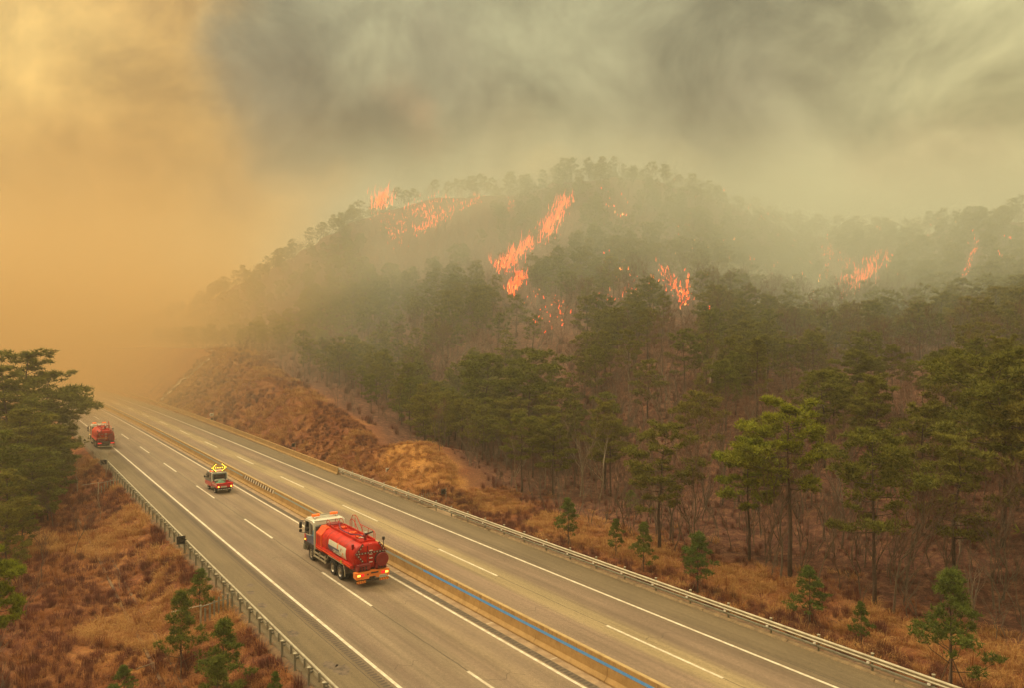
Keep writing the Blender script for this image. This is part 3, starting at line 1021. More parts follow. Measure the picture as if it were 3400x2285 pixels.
def hazard_board(parent, x0, x1, z0, z1, y, n=5):
    o = MB().box(x0, x1, y, y + .03, z0, z1).build('hazard_board', M['hazard_y'], parent)
    w = (x1 - x0) / n
    mb = MB()
    for i in range(n):
        a = x0 + i * w; s_ = w * .5
        pts = [(a, z0), (a + s_, z0), (min(a + s_ + w * .45, x1), z1), (min(a + w * .45, x1), z1)]
        mb.prism([(p[0], p[1]) for p in pts], 1, y - .004, y)
    mb.build('red_stripe', M['hazard_r'], o)


def tanker(s, t, label, far=False):
    T = empty('tanker_truck', road_pt(s, t)); T.rotation_euler = (0, 0, heading(s))
    tag(T, label, 'tanker truck')
    red, org = M['red'], M['orange']
    # chassis and running gear
    MB().box(-.42, -.30, .3, 9.7, .62, .92).box(.30, .42, .3, 9.7, .62, .92).box(-.42, .42, 1.9, 5.2, .50, .75).box(-.9, .9, 2.85, 2.95, .4, .6).box(-.9, .9, 4.1, 4.2, .4, .6).box(-.95, .95, .5, 7.6, .72, 1.04).build('chassis', M['chassis'], T)  # widest box is a black filler added to make the underside look dark
    for y in (2.75, 4.10):
        for sg in (-1, 1): wheel(T, sg * 1.22, y, .52, .56, True, .16)
    for sg in (-1, 1): wheel(T, sg * 1.20, 8.45, .52, .32)
    for sg in (-1, 1):
        a, b = sorted((sg * .62, sg * 1.26))
        P = [(1.80, .62), (1.90, .98), (2.12, 1.16), (4.75, 1.16), (4.95, .98), (5.02, .80), (5.06, .80), (4.99, 1.01), (4.78, 1.20), (2.10, 1.20), (1.86, 1.0), (1.76, .62)]
        MB().prism(P, 0, a, b).build('mudguard', M['fender'], T)
        x = sg * 1.25
        mb = MB()
        mb.tube([(x, 1.74, .45), (x, 1.80, .80), (x, 2.06, 1.20), (x, 4.8, 1.21), (x, 5.06, .86)], .035, 6)
        mb.build('mudguard_rim', M['galv'], T)
        mb = MB()
        for z in (.50, .78): mb.box(x - .03, x + .03, 5.25, 7.75, z, z + .10)
        for y in (5.4, 6.5, 7.6): mb.box(x - .05, x - .02 if sg > 0 else x + .05, y, y + .06, .46, 1.0)
        mb.build('side_guard', M['galv'], T)
        MB().box(min(sg * .5, sg * 1.12), max(sg * .5, sg * 1.12), 5.5, 6.6, .45, 1.0, .06).build('fuel_tank' if sg > 0 else 'battery_box', M['chassis' if sg < 0 else 'galv_dark'], T)
    # tank
    def ring(y, k=1.0, kz=1.0):
        n = 36; o = []
        for i in range(n):
            a = 2 * math.pi * i / n; c, s_ = math.cos(a), math.sin(a)
            e = .82
            o.append((1.20 * k * math.copysign(abs(c) ** e, c), y, 1.98 + .86 * kz * math.copysign(abs(s_) ** e, s_)))
        return o
    tk = MB().loft([ring(.42, .80, .80), ring(.48, .93, .93), ring(.62, 1, 1), ring(6.2, 1, 1), ring(6.3, .93, .93)]).build('tank', red, T, True)
    MB().loft([ring(1.9, 1.008, 1.008), ring(1.98, 1.008, 1.008)], False).build('weld_band', M['red_dark'], tk)
    MB().loft([ring(5.2, 1.008, 1.008), ring(5.28, 1.008, 1.008)], False).build('weld_band', M['red_dark'], tk)
    MB().box(-1.0, 1.0, .7, 6.2, 1.0, 1.22).build('tank_saddle', M['red_dark'], T)
    for sg in (-1, 1):
        x0, x1 = sorted((sg * 1.02, sg * 1.27))
        MB().box(x0, x1, .7, 7.35, 1.20, 1.46, .02).build('side_locker', red, T)
        MB().box(sg * 1.285 - .015, sg * 1.285 + .015, .8, 7.3, 1.30, 1.345).build('orange_strip', org, T)  # thin orange strip along each side locker
    # poster on the tank side
    def side_pt(y, z, off=.012):
        zz = (z - 1.98) / .86
        zz = max(-1, min(1, zz)); sa = math.copysign(abs(zz) ** (1 / .82), zz); ca = math.sqrt(max(0, 1 - sa * sa)) ** .82
        return (-(1.20 * ca + off), y, z)
    def side_panel(y0, y1, z0, z1, m, name, par, off=.012, tilt=0):
        n = 8; mb = MB()
        for i in range(n):
            a, b = z0 + (z1 - z0) * i / n, z0 + (z1 - z0) * (i + 1) / n
            mb.add([side_pt(y0, a, off), side_pt(y1, a, off), side_pt(y1 + tilt, b, off), side_pt(y0, b, off)], [(0, 1, 2, 3)])
        return mb.build(name, M[m], par)
    if not far:
        pn = side_panel(1.75, 4.9, 1.52, 2.34, 'cream', 'side_poster', T)
        side_panel(2.9, 4.98, 1.53, 1.98, 'navy', 'navy_field', pn, .018)
        side_panel(3.15, 3.3, 1.98, 2.40, 'bumper', 'poster_mark', pn, .018)
        p = side_pt(3.35, 1.72, .03)
        text('GRUSSEL', .34, p, (R(90), 0, R(-90)), 'cream', pn, 'poster_lettering', .01)
        text('GRUSSEL', .34, (p[0] + .006, p[1] - .02, p[2] - .02), (R(90), 0, R(-90)), 'chassis', pn, 'lettering_shadow', .006)
        for y_, z_, m_, r_ in ((2.25, 1.86, 'bumper', .075), (2.55, 2.12, 'hazard_r', .06), (2.62, 2.0, 'chassis', .04)):
            q = side_pt(y_, z_, .02); mb = MB().cyl(q, (q[0] - .012, q[1], q[2]), r_, 10); mb.build('poster_mark', M[m_], pn)
    # equipment box behind the cab
    P = [(-1.22, 1.12), (1.22, 1.12), (1.22, 2.30), (.78, 2.78), (-.78, 2.78), (-1.22, 2.30)]
    eb = MB().prism(P, 1, 6.28, 7.40).build('equipment_box', org, T)
    MB().box(-1.235, -1.222, 6.5, 7.25, 1.30, 2.2).build('door_panel', M['red'], eb)
    MB().prism([(6.28, 2.30), (6.28, 1.3), (5.55, 1.45), (5.55, 1.75)], 0, -1.15, 1.15).build('box_gusset', M['red'], T)
    MB().box(-.5, .5, 6.45, 7.1, 2.78, 2.98, .03).build('pump_cover', M['red_dark'], T)
    mb = MB()
    for x in (-.5, .15, .5): mb.tube([(x, 6.4, 2.78), (x, 6.4, 3.1), (x, 6.6, 3.22), (x, 7.0, 3.22), (x, 7.1, 3.05), (x, 7.1, 2.78)], .02, 5)
    mb.build('grab_rails', M['red'], T)
    MB().box(-1.16, -.72, 7.42, 7.72, 1.1, 2.72, .05).build('air_intake', M['chassis'], T)
    # cab
    cw = 1.22
    prof = [(7.78, .95), (9.98, .95), (10.02, 1.9), (9.72, 2.88), (9.5, 2.96), (8.05, 3.0), (7.84, 2.92), (7.78, 2.6)]
    cabm = MB()
    rg = []
    for x, k in ((-cw, .97), (-cw + .06, 1.0), (cw - .06, 1.0), (cw, .97)):
        rg.append([(x, 8.88 + (y - 8.88) * k, 2.0 + (z - 2.0) * k) for y, z in prof])
    cab = cabm.loft(rg).build('cab', M['cream'], T, True)
    MB().box(-1.14, 1.14, 7.86, 9.6, 2.97, 3.03, .02).build('roof_panel', M['cream'], cab)
    for sg in (-1, 1):
        x = sg * (cw - .002)
        def sp(pts, name, m, d=.012):
            return MB().prism(pts, 0, min(x, x + sg * d), max(x, x + sg * d)).build(name, M[m], cab)
        sp([(8.72, 1.86), (9.82, 1.80), (9.66, 2.76), (8.72, 2.80)], 'side_window', 'glass')
        sp([(8.05, 1.98), (8.62, 1.90), (8.62, 2.78), (8.05, 2.68)], 'side_window', 'glass')
        sp([(7.85, 1.25), (9.55, 1.25), (9.75, 1.70), (8.7, 1.80), (8.2, 1.9), (7.85, 1.85)], 'door_graphic', 'navy', .008)
        sp([(7.85, 1.86), (8.2, 1.91), (8.55, 1.84), (7.85, 2.42)], 'door_graphic', 'sky_blue', .010)
        sp([(9.3, 1.25), (9.86, 1.25), (9.86, 1.75), (9.6, 1.78)], 'door_graphic', 'hazard_r', .010)
        sp([(7.80, .96), (9.95, .96), (9.95, 1.24), (7.80, 1.24)], 'sill', 'chassis', .006)
        # wheel arch
        n = 10
        P = [(8.45 + .68 * math.cos(math.pi * i / n), .62 + .66 * math.sin(math.pi * i / n)) for i in range(n + 1)] + [(8.45 + .56 * math.cos(math.pi * (n - i) / n), .62 + .54 * math.sin(math.pi * (n - i) / n)) for i in range(n + 1)]
        MB().prism(P, 0, *sorted((sg * .85, sg * 1.27))).build('wheel_arch', M['chassis'], T)
        # mirrors
        mx = sg * 1.50
        m1 = MB().box(mx - .11, mx + .11, 9.88, 10.0, 2.15, 2.62, .04).box(mx - .11, mx + .11, 9.88, 10.0, 1.85, 2.08, .04)
        m1.tube([(sg * 1.2, 9.75, 2.75), (mx, 9.9, 2.72), (mx, 9.92, 2.6)], .02, 5).tube([(sg * 1.2, 9.8, 1.8), (mx, 9.9, 1.82), (mx, 9.92, 1.9)], .02, 5)
        m1.build('side_mirror', M['black'], T)
        MB().box(min(sg * 1.24, sg * 1.28), max(sg * 1.24, sg * 1.28), 9.55, 9.66, 1.32, 1.40).build('indicator', M['lamp_amber'], T)
    MB().box(-.85, .95, 7.765, 7.785, 2.30, 2.72, .008).build('rear_window', M['glass'], cab)
    MB().prism([(9.99, 1.85), (10.03, 1.9), (9.76, 2.80), (9.70, 2.80)], 0, -1.08, 1.08).build('windscreen', M['glass'], cab)
    MB().box(-1.22, 1.22, 9.85, 10.2, .45, .98, .06).build('front_bumper', M['galv_dark'], T)
    # light bar
    lb = MB().box(-.95, .95, 8.62, 8.70, 3.10, 3.14).box(-.95, .95, 9.02, 9.08, 3.10, 3.14)
    for x in (-.82, .82): lb.box(x - .05, x + .05, 8.55, 9.15, 3.02, 3.12)
    lb.ell((-.92, 8.45, 3.10), .09, .09, .09).ell((.95, 8.75, 3.08), .07, .07, .07)
    lb = lb.build('roof_bar', M['chrome'], T)
    for x0, x1 in ((-1.0, -.42), (.42, 1.0)): MB().cyl((x0, 8.86, 3.24), (x1, 8.86, 3.24), .105, 12).build('beacon', M['beacon'], lb, True)
    MB().box(-.42, .42, 8.82, 8.90, 3.20, 3.28).build('beacon_bridge', M['chrome'], lb)
    # top of the tank
    wk = MB()
    for sg in (-1, 1): wk.box(sg * .52 - .03, sg * .52 + .03, .8, 6.2, 2.74, 2.96)
    wk.box(-.52, .52, .8, .86, 2.76, 2.94).box(-.52, .52, 6.14, 6.2, 2.76, 2.94).build('walkway_coaming', red, T)
    for y in (5.35, 3.45, 2.2):
        hm = MB().cyl((0, y, 2.84), (0, y, 2.93), .30, 20).cyl((0, y, 2.93), (0, y, 2.97), .33, 20).build('manhole', org, T)
        h2 = MB()
        for i in range(6):
            a = i * math.pi / 3
            h2.cyl((.29 * math.cos(a), y + .29 * math.sin(a), 2.95), (.29 * math.cos(a), y + .29 * math.sin(a), 3.02), .03, 6)
        h2.tube([(-.12, y, 2.97), (-.12, y, 3.05), (.12, y, 3.05), (.12, y, 2.97)], .014, 5)
        h2.build('hatch_handle', M['red_dark'], hm)
    MB().tube([(-.15, 5.6, 3.15), (-.2, 5.3, 3.0), (-.42, 4.6, 2.98), (-.45, 3.6, 2.98), (-.35, 2.7, 3.0), (0, 2.2, 3.02), (.1, 1.6, 3.0)], .045, 7).build('water_hose', M['hose'], T, True)
    cn = MB().cyl((0, 1.25, 2.82), (0, 1.25, 3.22), .11, 12, .08).cyl((-.16, 1.25, 3.20), (.16, 1.25, 3.20), .07, 10).build('cannon_base', M['red_dark'], T)
    MB().cyl((0, 1.35, 3.22), (.28, .62, 3.52), .075, 10, .045).build('cannon_barrel', M['black'], cn)
    MB().tube([(0, 1.25, 3.02), (-.25, 1.35, 3.04), (-.3, 1.6, 2.98)], .05, 6).build('cannon_inlet', M['chrome'], cn)
    MB().box(.26, .46, 1.9, 2.1, 2.96, 3.22, .02).build('work_lamp', M['chrome'], T)
    # hand rails along the right edge
    hr = MB()
    X = .95
    hr.tube([(X, 5.85, 2.6), (X, 5.85, 3.45), (X, 5.7, 3.62), (X, 5.2, 3.72), (X, 4.95, 3.66), (X, 4.1, 3.05), (X, 3.95, 2.9), (X, 3.95, 2.5)], .024, 6)
    hr.tube([(X - .3, 5.45, 2.7), (X - .3, 5.45, 3.3), (X - .3, 5.3, 3.45), (X - .3, 4.9, 3.5), (X - .3, 4.7, 3.42), (X - .3, 3.9, 2.85)], .024, 6)
    hr.tube([(X, 5.25, 2.6), (X, 5.25, 3.68)], .02, 6)
    hr.tube([(X, 4.3, 3.22), (X, 2.0, 3.22), (X, 1.75, 3.1), (X, 1.75, 2.5)], .022, 6)
    for y in (4.0, 2.9, 2.0): hr.tube([(X, y, 2.5), (X, y, 3.22)], .018, 5)
    hr.build('hand_rail', red, T)
    # rear end
    MB().box(-.22, -.19, .36, .42, 1.3, 2.7).build('level_tube', M['red_dark'], T)
    for z in (1.55, 1.82, 2.07, 2.32, 2.74): MB().box(-.08, .14, .36 if z < 2.7 else .5, .41 if z < 2.7 else .55, z, z + .05).build('level_mark', M['white'], T)
    P = arrow_pts(1.02, .50, 2.24, 9, 3)
    bk = MB()
    bk.box(-.98, .98, .30, .34, 2.17, 2.31)
    for sg in (-1, 1):
        for v in (-1, 1):
            a, b = Vector((sg * 1.06, 2.24)), Vector((sg * .60, 2.24 + v * .56)); d = (b - a).normalized() * .07; n_ = Vector((-d.y, d.x))
            q = [a + n_ - d, b + n_ + d, b - n_ + d, a - n_ - d]
            bk.prism([(p.x, p.y) for p in q], 1, .295 if v > 0 else .290, .345)
    ab = bk.build('arrow_board', M['red_dark' if not far else 'red'], T)
    bkk = MB()
    for x, z in P: bkk.cyl((x, .292, z), (x, .27, z), .062, 10)
    bkk.build('lamp_hoods', M['black'], ab)
    dots(ab, P, .29, .040, 'arrow_lamp', 'lamp_off')
    MB().tube([(1.0, .5, 2.2), (1.0, .5, 2.95)], .03, 6).box(.92, 1.08, .42, .58, 2.9, 3.12, .02).build('rear_lamp_post', M['chassis'], T)
    MB().box(-1.14, -.98, .8, .95, 2.45, 2.80, .02).build('work_lamp', M['red_dark'], T)
    for x0, x1 in ((-1.02, -.10), (.30, 1.08)):
        vb = MB().box(x0, x1, .14, .62, 1.10, 1.56, .03).build('valve_box', M['red_dark'], T)
        mb = MB()
        for i in range(3):
            for zz in (1.22, 1.36): mb.cyl((x0 + .2 + .2 * i, .14, zz), (x0 + .2 + .2 * i, .09, zz), .05, 8)
        for i in range(8): mb.box(x0 + .08 + .1 * i, x0 + .13 + .1 * i, .12, .14, 1.12, 1.16)
        mb.build('valve_knobs', M['black'], vb)
    rl = MB().cyl((.74, .60, 1.72), (.74, .10, 1.72), .42, 24).build('hose_reel', M['red_dark'], T, True)
    MB().cyl((.74, .10, 1.72), (.74, .05, 1.72), .46, 24, .44).build('reel_flange', M['red_dark'], rl, True)
    mb = MB()
    mb.tube([(.74 + .45 * math.cos(a), .3, 1.72 + .45 * math.sin(a)) for a in np.linspace(0, 6.0, 20)], .035, 6).build('reel_hose', M['black'], rl)
    bm = MB().prism([(-1.22, 1.06), (1.22, 1.06), (1.22, .70), (1.14, .60), (.28, .60), (.22, .72), (-.22, .72), (-.28, .60), (-1.14, .60), (-1.22, .70)], 1, .0, .42)
    bm = bm.build('rear_bumper', M['bumper' if not far else 'chassis'], T)
    for sg in (-1, 1):
        MB().box(*sorted((sg * .62, sg * 1.14)), -.03, .0, .80, .97, .008).build('tail_lamp', M['lamp_red'], bm)
        MB().box(*sorted((sg * .90, sg * 1.10)), -.042, -.03, .83, .94).build('indicator', M['lamp_on' if not far else 'lamp_red'], bm)
        hazard_board(T, *(sorted((sg * .50, sg * 1.14))), .36, .52, -.02)
        MB().box(*sorted((sg * .78, sg * .84)), .0, .05, .36, .62).build('board_bracket', M['chassis'], T)
    MB().box(-.42, -.30, -.02, .0, .84, .94).build('socket', M['red_dark'], bm)
    MB().box(-.14, .40, -.03, .0, .92, 1.0).box(-.06, .10, -.10, .1, .46, .72).build('tow_hitch', M['chassis'], bm)
    pl_ = MB().box(.48, .98, -.035, -.01, .55, .73, .006).build('number_plate', M['lime' if False else 'cream'], T)
    text('94 0254', .13, (.73, -.04, .64), (R(90), 0, 0), 'chassis', pl_, 'plate_number')
    MB().box(-1.2, 1.2, .02, .10, .40, .50).build('underrun_bar', M['chassis'], T)
    MB().box(-1.30, -1.285, 2.25, 2.45, 1.22, 1.42).build('marker', M['lime'], T)
    if far:
        hazard_board(T, -1.15, 1.15, 1.62, 1.74, .06, 11)
        MB().box(-1.15, 1.15, -.06, .0, .34, .46).build('bumper_bar', M['chrome'], T)
    return T


tanker(61.55, 1.62, 'bright red water tanker truck with cream cab and orange rear bumper in the near lane')
tanker(146.6, -4.72, 'distant red tanker truck on the left hard shoulder, half behind the big pines', far=True)


def pickup(s, t):
    T = empty('pickup_truck', road_pt(s, t)); T.rotation_euler = (0, 0, heading(s) + .02)
    tag(T, 'small red pickup truck with lit amber arrow board and green tarp in its bed', 'pickup truck')
    MB().box(-.35, .35, .1, 4.7, .38, .60).build('chassis', M['chassis'], T)
    for y in (.95, 3.65):
        for sg in (-1, 1): wheel(T, sg * .84, y, .33, .2)
    rd = mat('pickup_red', (.50, .008, .022), .3, coat=.4)
    grey = mat('pickup_grey', (.12, .13, .12), .4, coat=.3)
    bed = MB().box(-.86, .86, .05, 2.0, .66, .74).box(-.86, -.82, .05, 2.0, .66, 1.12).box(.82, .86, .05, 2.0, .66, 1.12).box(-.86, .86, 1.94, 2.0, .66, 1.12).build('bed', rd, T)
    MB().box(-.86, .86, .0, .05, .66, 1.14, .01).build('tailgate', rd, T)
    MB().box(-.875, -.862, .06, 1.95, .95, 1.0).build('bed_stripe', M['cream'], T)
    MB().box(-.875, .875, -.01, .06, 1.135, 1.16).build('tailgate_rail', M['lamp_red'], T)
    prof = [(2.1, .55), (4.85, .50), (5.02, .95), (4.92, 1.22), (4.45, 1.88), (4.3, 1.95), (2.35, 1.97), (2.18, 1.9)]
    rg = []
    for x, k in ((-.85, .96), (-.80, 1.0), (.80, 1.0), (.85, .96)):
        rg.append([(x * (1 if z < 1.3 else .93), 3.5 + (y - 3.5) * k, 1.2 + (z - 1.2) * k) for y, z in prof])
    cab = MB().loft(rg).build('cab', grey, T, True)
    MB().box(-.74, .74, 2.3, 4.3, 1.95, 1.975, .01).build('roof_panel', M['cream'], cab)
    MB().prism([(4.88, 1.27), (4.93, 1.27), (4.50, 1.87), (4.44, 1.87)], 0, -.70, .70).build('windscreen', M['glass'], cab)
    for sg in (-1, 1):
        def sp(pts, name, m, x0=.80, x1=.86):
            MB().prism(pts, 0, *sorted((sg * x0, sg * x1))).build(name, M[m] if isinstance(m, str) else m, cab)
        sp([(3.55, 1.22), (4.70, 1.22), (4.36, 1.80), (3.55, 1.82)], 'side_window', 'glass', .77, .835)
        sp([(2.45, 1.22), (3.42, 1.22), (3.42, 1.82), (2.50, 1.80)], 'side_window', 'glass', .77, .835)
        sp([(2.15, .52), (4.9, .52), (4.95, .92), (2.15, .98)], 'lower_panel', rd, .83, .87)
        sp([(2.12, 1.0), (2.22, 1.0), (2.30, 1.93), (2.20, 1.93)], 'pillar', 'cream', .70, .84)
        mx = sg * 1.02
        MB().box(mx - .08, mx + .08, 4.45, 4.55, 1.22, 1.46, .03).tube([(sg * .84, 4.5, 1.3), (mx, 4.5, 1.3)], .02, 5).build('side_mirror', M['black'], T)
        MB().ell((sg * .66, -.015, .78), .075, .03, .075, 10, 6).build('tail_lamp', M['lamp_amber' if False else 'lamp_on'], T)
        MB().box(*sorted((sg * .52, sg * .84)), -.012, .0, .70, .86).build('lamp_cluster', M['lamp_red'], T)
    MB().box(-.60, .60, 2.085, 2.10, 1.25, 1.80, .005).build('rear_window', M['glass'], cab)
    MB().box(-.42, .18, -.03, -.012, .70, .84).build('number_plate', M['cream'], T)
    text('88 4177', .11, (-.12, -.034, .77), (R(90), 0, 0), 'chassis', T, 'plate_number')
    MB().box(-.80, .80, -.02, .03, .44, .54).build('rear_bumper', M['chassis'], T)
    mb = MB()
    for i in range(9): mb.box(-.74 + i * .17, -.65 + i * .17, -.026, -.02, .46, .53)
    mb.build('bumper_stripes', M['white'], T)
    # cargo
    nx_, ny_ = 14, 10
    V = []
    for j in range(ny_):
        for i in range(nx_):
            u, v = i / (nx_ - 1), j / (ny_ - 1)
            V.append((-.78 + 1.1 * u, .55 + 1.3 * v, .98 + .28 * math.sin(math.pi * u) * math.sin(math.pi * v) + .07 * math.sin(9 * u + 5 * v) + .10 * u))
    Fq = [(j * nx_ + i, j * nx_ + i + 1, (j + 1) * nx_ + i + 1, (j + 1) * nx_ + i) for j in range(ny_ - 1) for i in range(nx_ - 1)]
    tp = pydata('tarpaulin', V, Fq, M['tarp'], True)
    o = link(bpy.data.objects.new('tarpaulin', tp)); o.matrix_world = Matrix.Translation(T.location) @ Matrix.Rotation(T.rotation_euler.z, 4, 'Z')
    tag(o, 'crumpled green tarpaulin lying in the red pickup bed', 'tarpaulin')
    o = MB().box(-.7, .45, 1.25, 1.85, .74, 1.36, .10).build('covered_load', M['grey_load']); o.matrix_world = Matrix.Translation(T.location) @ Matrix.Rotation(T.rotation_euler.z, 4, 'Z')
    tag(o, 'grey covered load against the pickup cab behind the green tarpaulin', 'load')
    mb = MB()
    for i in range(5): mb.tube([(.45 + .07 * i, .3, .80 + .03 * i), (.42 + .08 * i, 1.0, .98 + .04 * i), (.40 + .05 * i, 1.6, .9)], .03, 5)
    o = mb.build('hose_bundle', M['red_dark']); o.matrix_world = Matrix.Translation(T.location) @ Matrix.Rotation(T.rotation_euler.z, 4, 'Z')
    tag(o, 'dark red coiled hose along the right side of the pickup bed', 'hose')
    # arrow board
    P = arrow_pts(.74, .36, 2.50, 6, 3)
    fr = MB().box(-.70, .70, 2.44, 2.46, 2.44, 2.56)
    for sg in (-1, 1):
        for v in (-1, 1):
            a, b = Vector((sg * .78, 2.50)), Vector((sg * .38, 2.50 + v * .42)); d = (b - a).normalized() * .07; n_ = Vector((-d.y, d.x))
            q = [a + n_ - d, b + n_ + d, b - n_ + d, a - n_ - d]
            fr.prism([(p.x, p.y) for p in q], 1, 2.435 if v > 0 else 2.43, 2.47)
    fr.box(-.72, .72, 2.48, 2.54, 2.0, 2.06).box(-.5, -.44, 2.48, 2.54, 2.0, 2.46).box(.44, .5, 2.48, 2.54, 2.0, 2.46)
    ab = fr.build('arrow_board', M['chassis'], T)
    dots(ab, P, 2.43, .046, 'arrow_lamp', 'lamp_on')
    MB().box(-.78, -.60, 3.2, 3.4, 1.97, 2.14, .03).box(.60, .78, 3.2, 3.4, 1.97, 2.14, .03).box(-.6, .6, 3.25, 3.35, 1.98, 2.04).build('beacon', M['beacon'], T)
    return T


pickup(100.0, 1.52)

# ------------------------------------------------------------------ trees
def limb_mesh(paths, n=5):
    """tapered tubes; paths = [(points, radii)]"""
    mb = MB()
    for p, r in paths: mb.tube(p, list(r), n)
    return mb


def needles(C, size, npt, up=.5, seed=0, flat=1.0, wid=.11):
    """npt thin blades sprouting from each tuft centre C[i]"""
    g = np.random.default_rng(seed); n = len(C)
    C = np.repeat(C, npt, 0); sz = np.repeat(size, npt) if np.ndim(size) else np.full(len(C), size)
    d = g.normal(size=(len(C), 3)); d[:, 2] = d[:, 2] * flat + up
    d /= np.linalg.norm(d, axis=1)[:, None] + 1e-9
    q = np.cross(d, g.normal(size=d.shape)); q /= np.linalg.norm(q, axis=1)[:, None] + 1e-9
    L = sz * g.uniform(.6, 1.15, len(C))
    a = C - q * (sz * wid)[:, None] + d * (L * .05)[:, None]
    b = C + q * (sz * wid)[:, None] + d * (L * .05)[:, None]
    c = C + d * L[:, None]
    V = np.stack([a, b, c], 1).reshape(-1, 3)
    F = np.arange(len(V)).reshape(-1, 3)
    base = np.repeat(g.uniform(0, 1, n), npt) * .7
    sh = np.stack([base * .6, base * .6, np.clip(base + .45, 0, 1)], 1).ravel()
    return V, F, sh


def pine_form(seed, H=11.0, crown_from=.42, rad=3.3, nb=26, tufts=1500, npt=7, size=.36, style='mature', mtl='pine', leanx=.0):
    g = np.random.default_rng(seed); rnd = random.Random(seed)
    bend = [(g.normal() * .5, g.normal() * .5) for _ in range(5)]
    def axis_at(u):
        k = u * 4; i = min(int(k), 3); f = k - i
        bx = bend[i][0] * (1 - f) + bend[i + 1][0] * f; by = bend[i][1] * (1 - f) + bend[i + 1][1] * f
        w = (.35 if style != 'young' else .06) * H / 11
        return Vector((bx * w * u * 1.6 + leanx * u * H, by * w * u * 1.6, H * u))
    r0 = .0145 * H if style != 'young' else .013 * H
    tr = [([axis_at(u) - (Vector((0, 0, .5)) if u == 0 else Vector((0, 0, 0))) for u in np.linspace(0, .97, 9)], [r0 * (1 - .86 * u) for u in np.linspace(0, 1, 9)])]
    cent, brs = [], []
    for i in range(nb):
        if style == 'young':
            u = .16 + .82 * (i / nb) ** 1.0; whorl = i // 4; az = whorl * 1.1 + (i % 4) * math.pi / 2 + rnd.uniform(-.3, .3)
            L = rad * (1.02 - u) ** .75 * rnd.uniform(.7, 1.25); el = rnd.uniform(.25, .6) + .45 * u
        else:
            u = crown_from + (1 - crown_from) * ((i + .5) / nb) ** .85; az = i * 2.4 + rnd.uniform(-.5, .5)
            v = (u - crown_from) / (1 - crown_from)
            prof = (.55 + .9 * v - 1.35 * v ** 2.6 + .12) if style == 'mature' else (1.02 - v) ** .6
            L = rad * max(.18, prof) * rnd.uniform(.55, 1.25); el = rnd.uniform(-.12, .25) + .55 * v ** 2
        p0 = axis_at(min(u, .96))
        d = Vector((math.cos(az) * math.cos(el), math.sin(az) * math.cos(el), math.sin(el)))
        m1 = p0 + d * L * .5 + Vector((0, 0, -.05 * L)); p2 = p0 + d * L + Vector((0, 0, (.10 if style != 'young' else .22) * L))
        rr = r0 * .34 * (1.1 - .7 * u)
        brs.append(([p0, m1, p2], [rr, rr * .6, rr * .2]))
        side = Vector((-d.y, d.x, 0)).normalized()
        pads = 4 if style != 'young' else 3
        for k in range(pads):
            f = .42 + .58 * (k + rnd.random() * .6) / pads
            sgn = 1 if k % 2 else -1
            c0 = p0.lerp(p2, f) if f > .5 else p0.lerp(m1, f * 2)
            sl = L * (.36 - .16 * f) * rnd.uniform(.5, 1.3) if k < pads - 1 else 0
            c1 = c0 + side * sgn * sl + d * sl * .4 + Vector((0, 0, .12 * sl))
            if sl: brs.append(([c0, c1], [rr * .35, rr * .12]))
            cent.append((c1, max(.30, L * .20) * rnd.uniform(.75, 1.3)))
    cent.append((axis_at(.98), .5 if style != 'young' else .28))
    w = np.array([r ** 1.6 for _, r in cent]); w /= w.sum()
    cnt = g.multinomial(tufts, w)
    P = []
    for (c, r), k in zip(cent, cnt):
        q = g.normal(size=(k, 3)); q /= np.linalg.norm(q, axis=1)[:, None] + 1e-9
        q *= (g.uniform(0, 1, k) ** .45)[:, None] * r
        q[:, 2] *= .48 if style != 'young' else .55
        q[:, 2] += .10 * r
        P.append(q + np.array(c))
    C = np.concatenate(P)
    V, F, sh = needles(C, size, npt, .75 if style != 'young' else .9, seed + 50, .9, .085 if style == 'young' else .10)
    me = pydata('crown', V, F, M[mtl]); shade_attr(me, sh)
    tm = limb_mesh(tr + brs, 5)
    return pydata('trunk', tm.V, tm.F, M['bark'], True), me


def far_pine(seed, tufts=230):
    return pine_form(seed, 9.5, .30, 3.1, 20, tufts, 5, .80, 'mature')


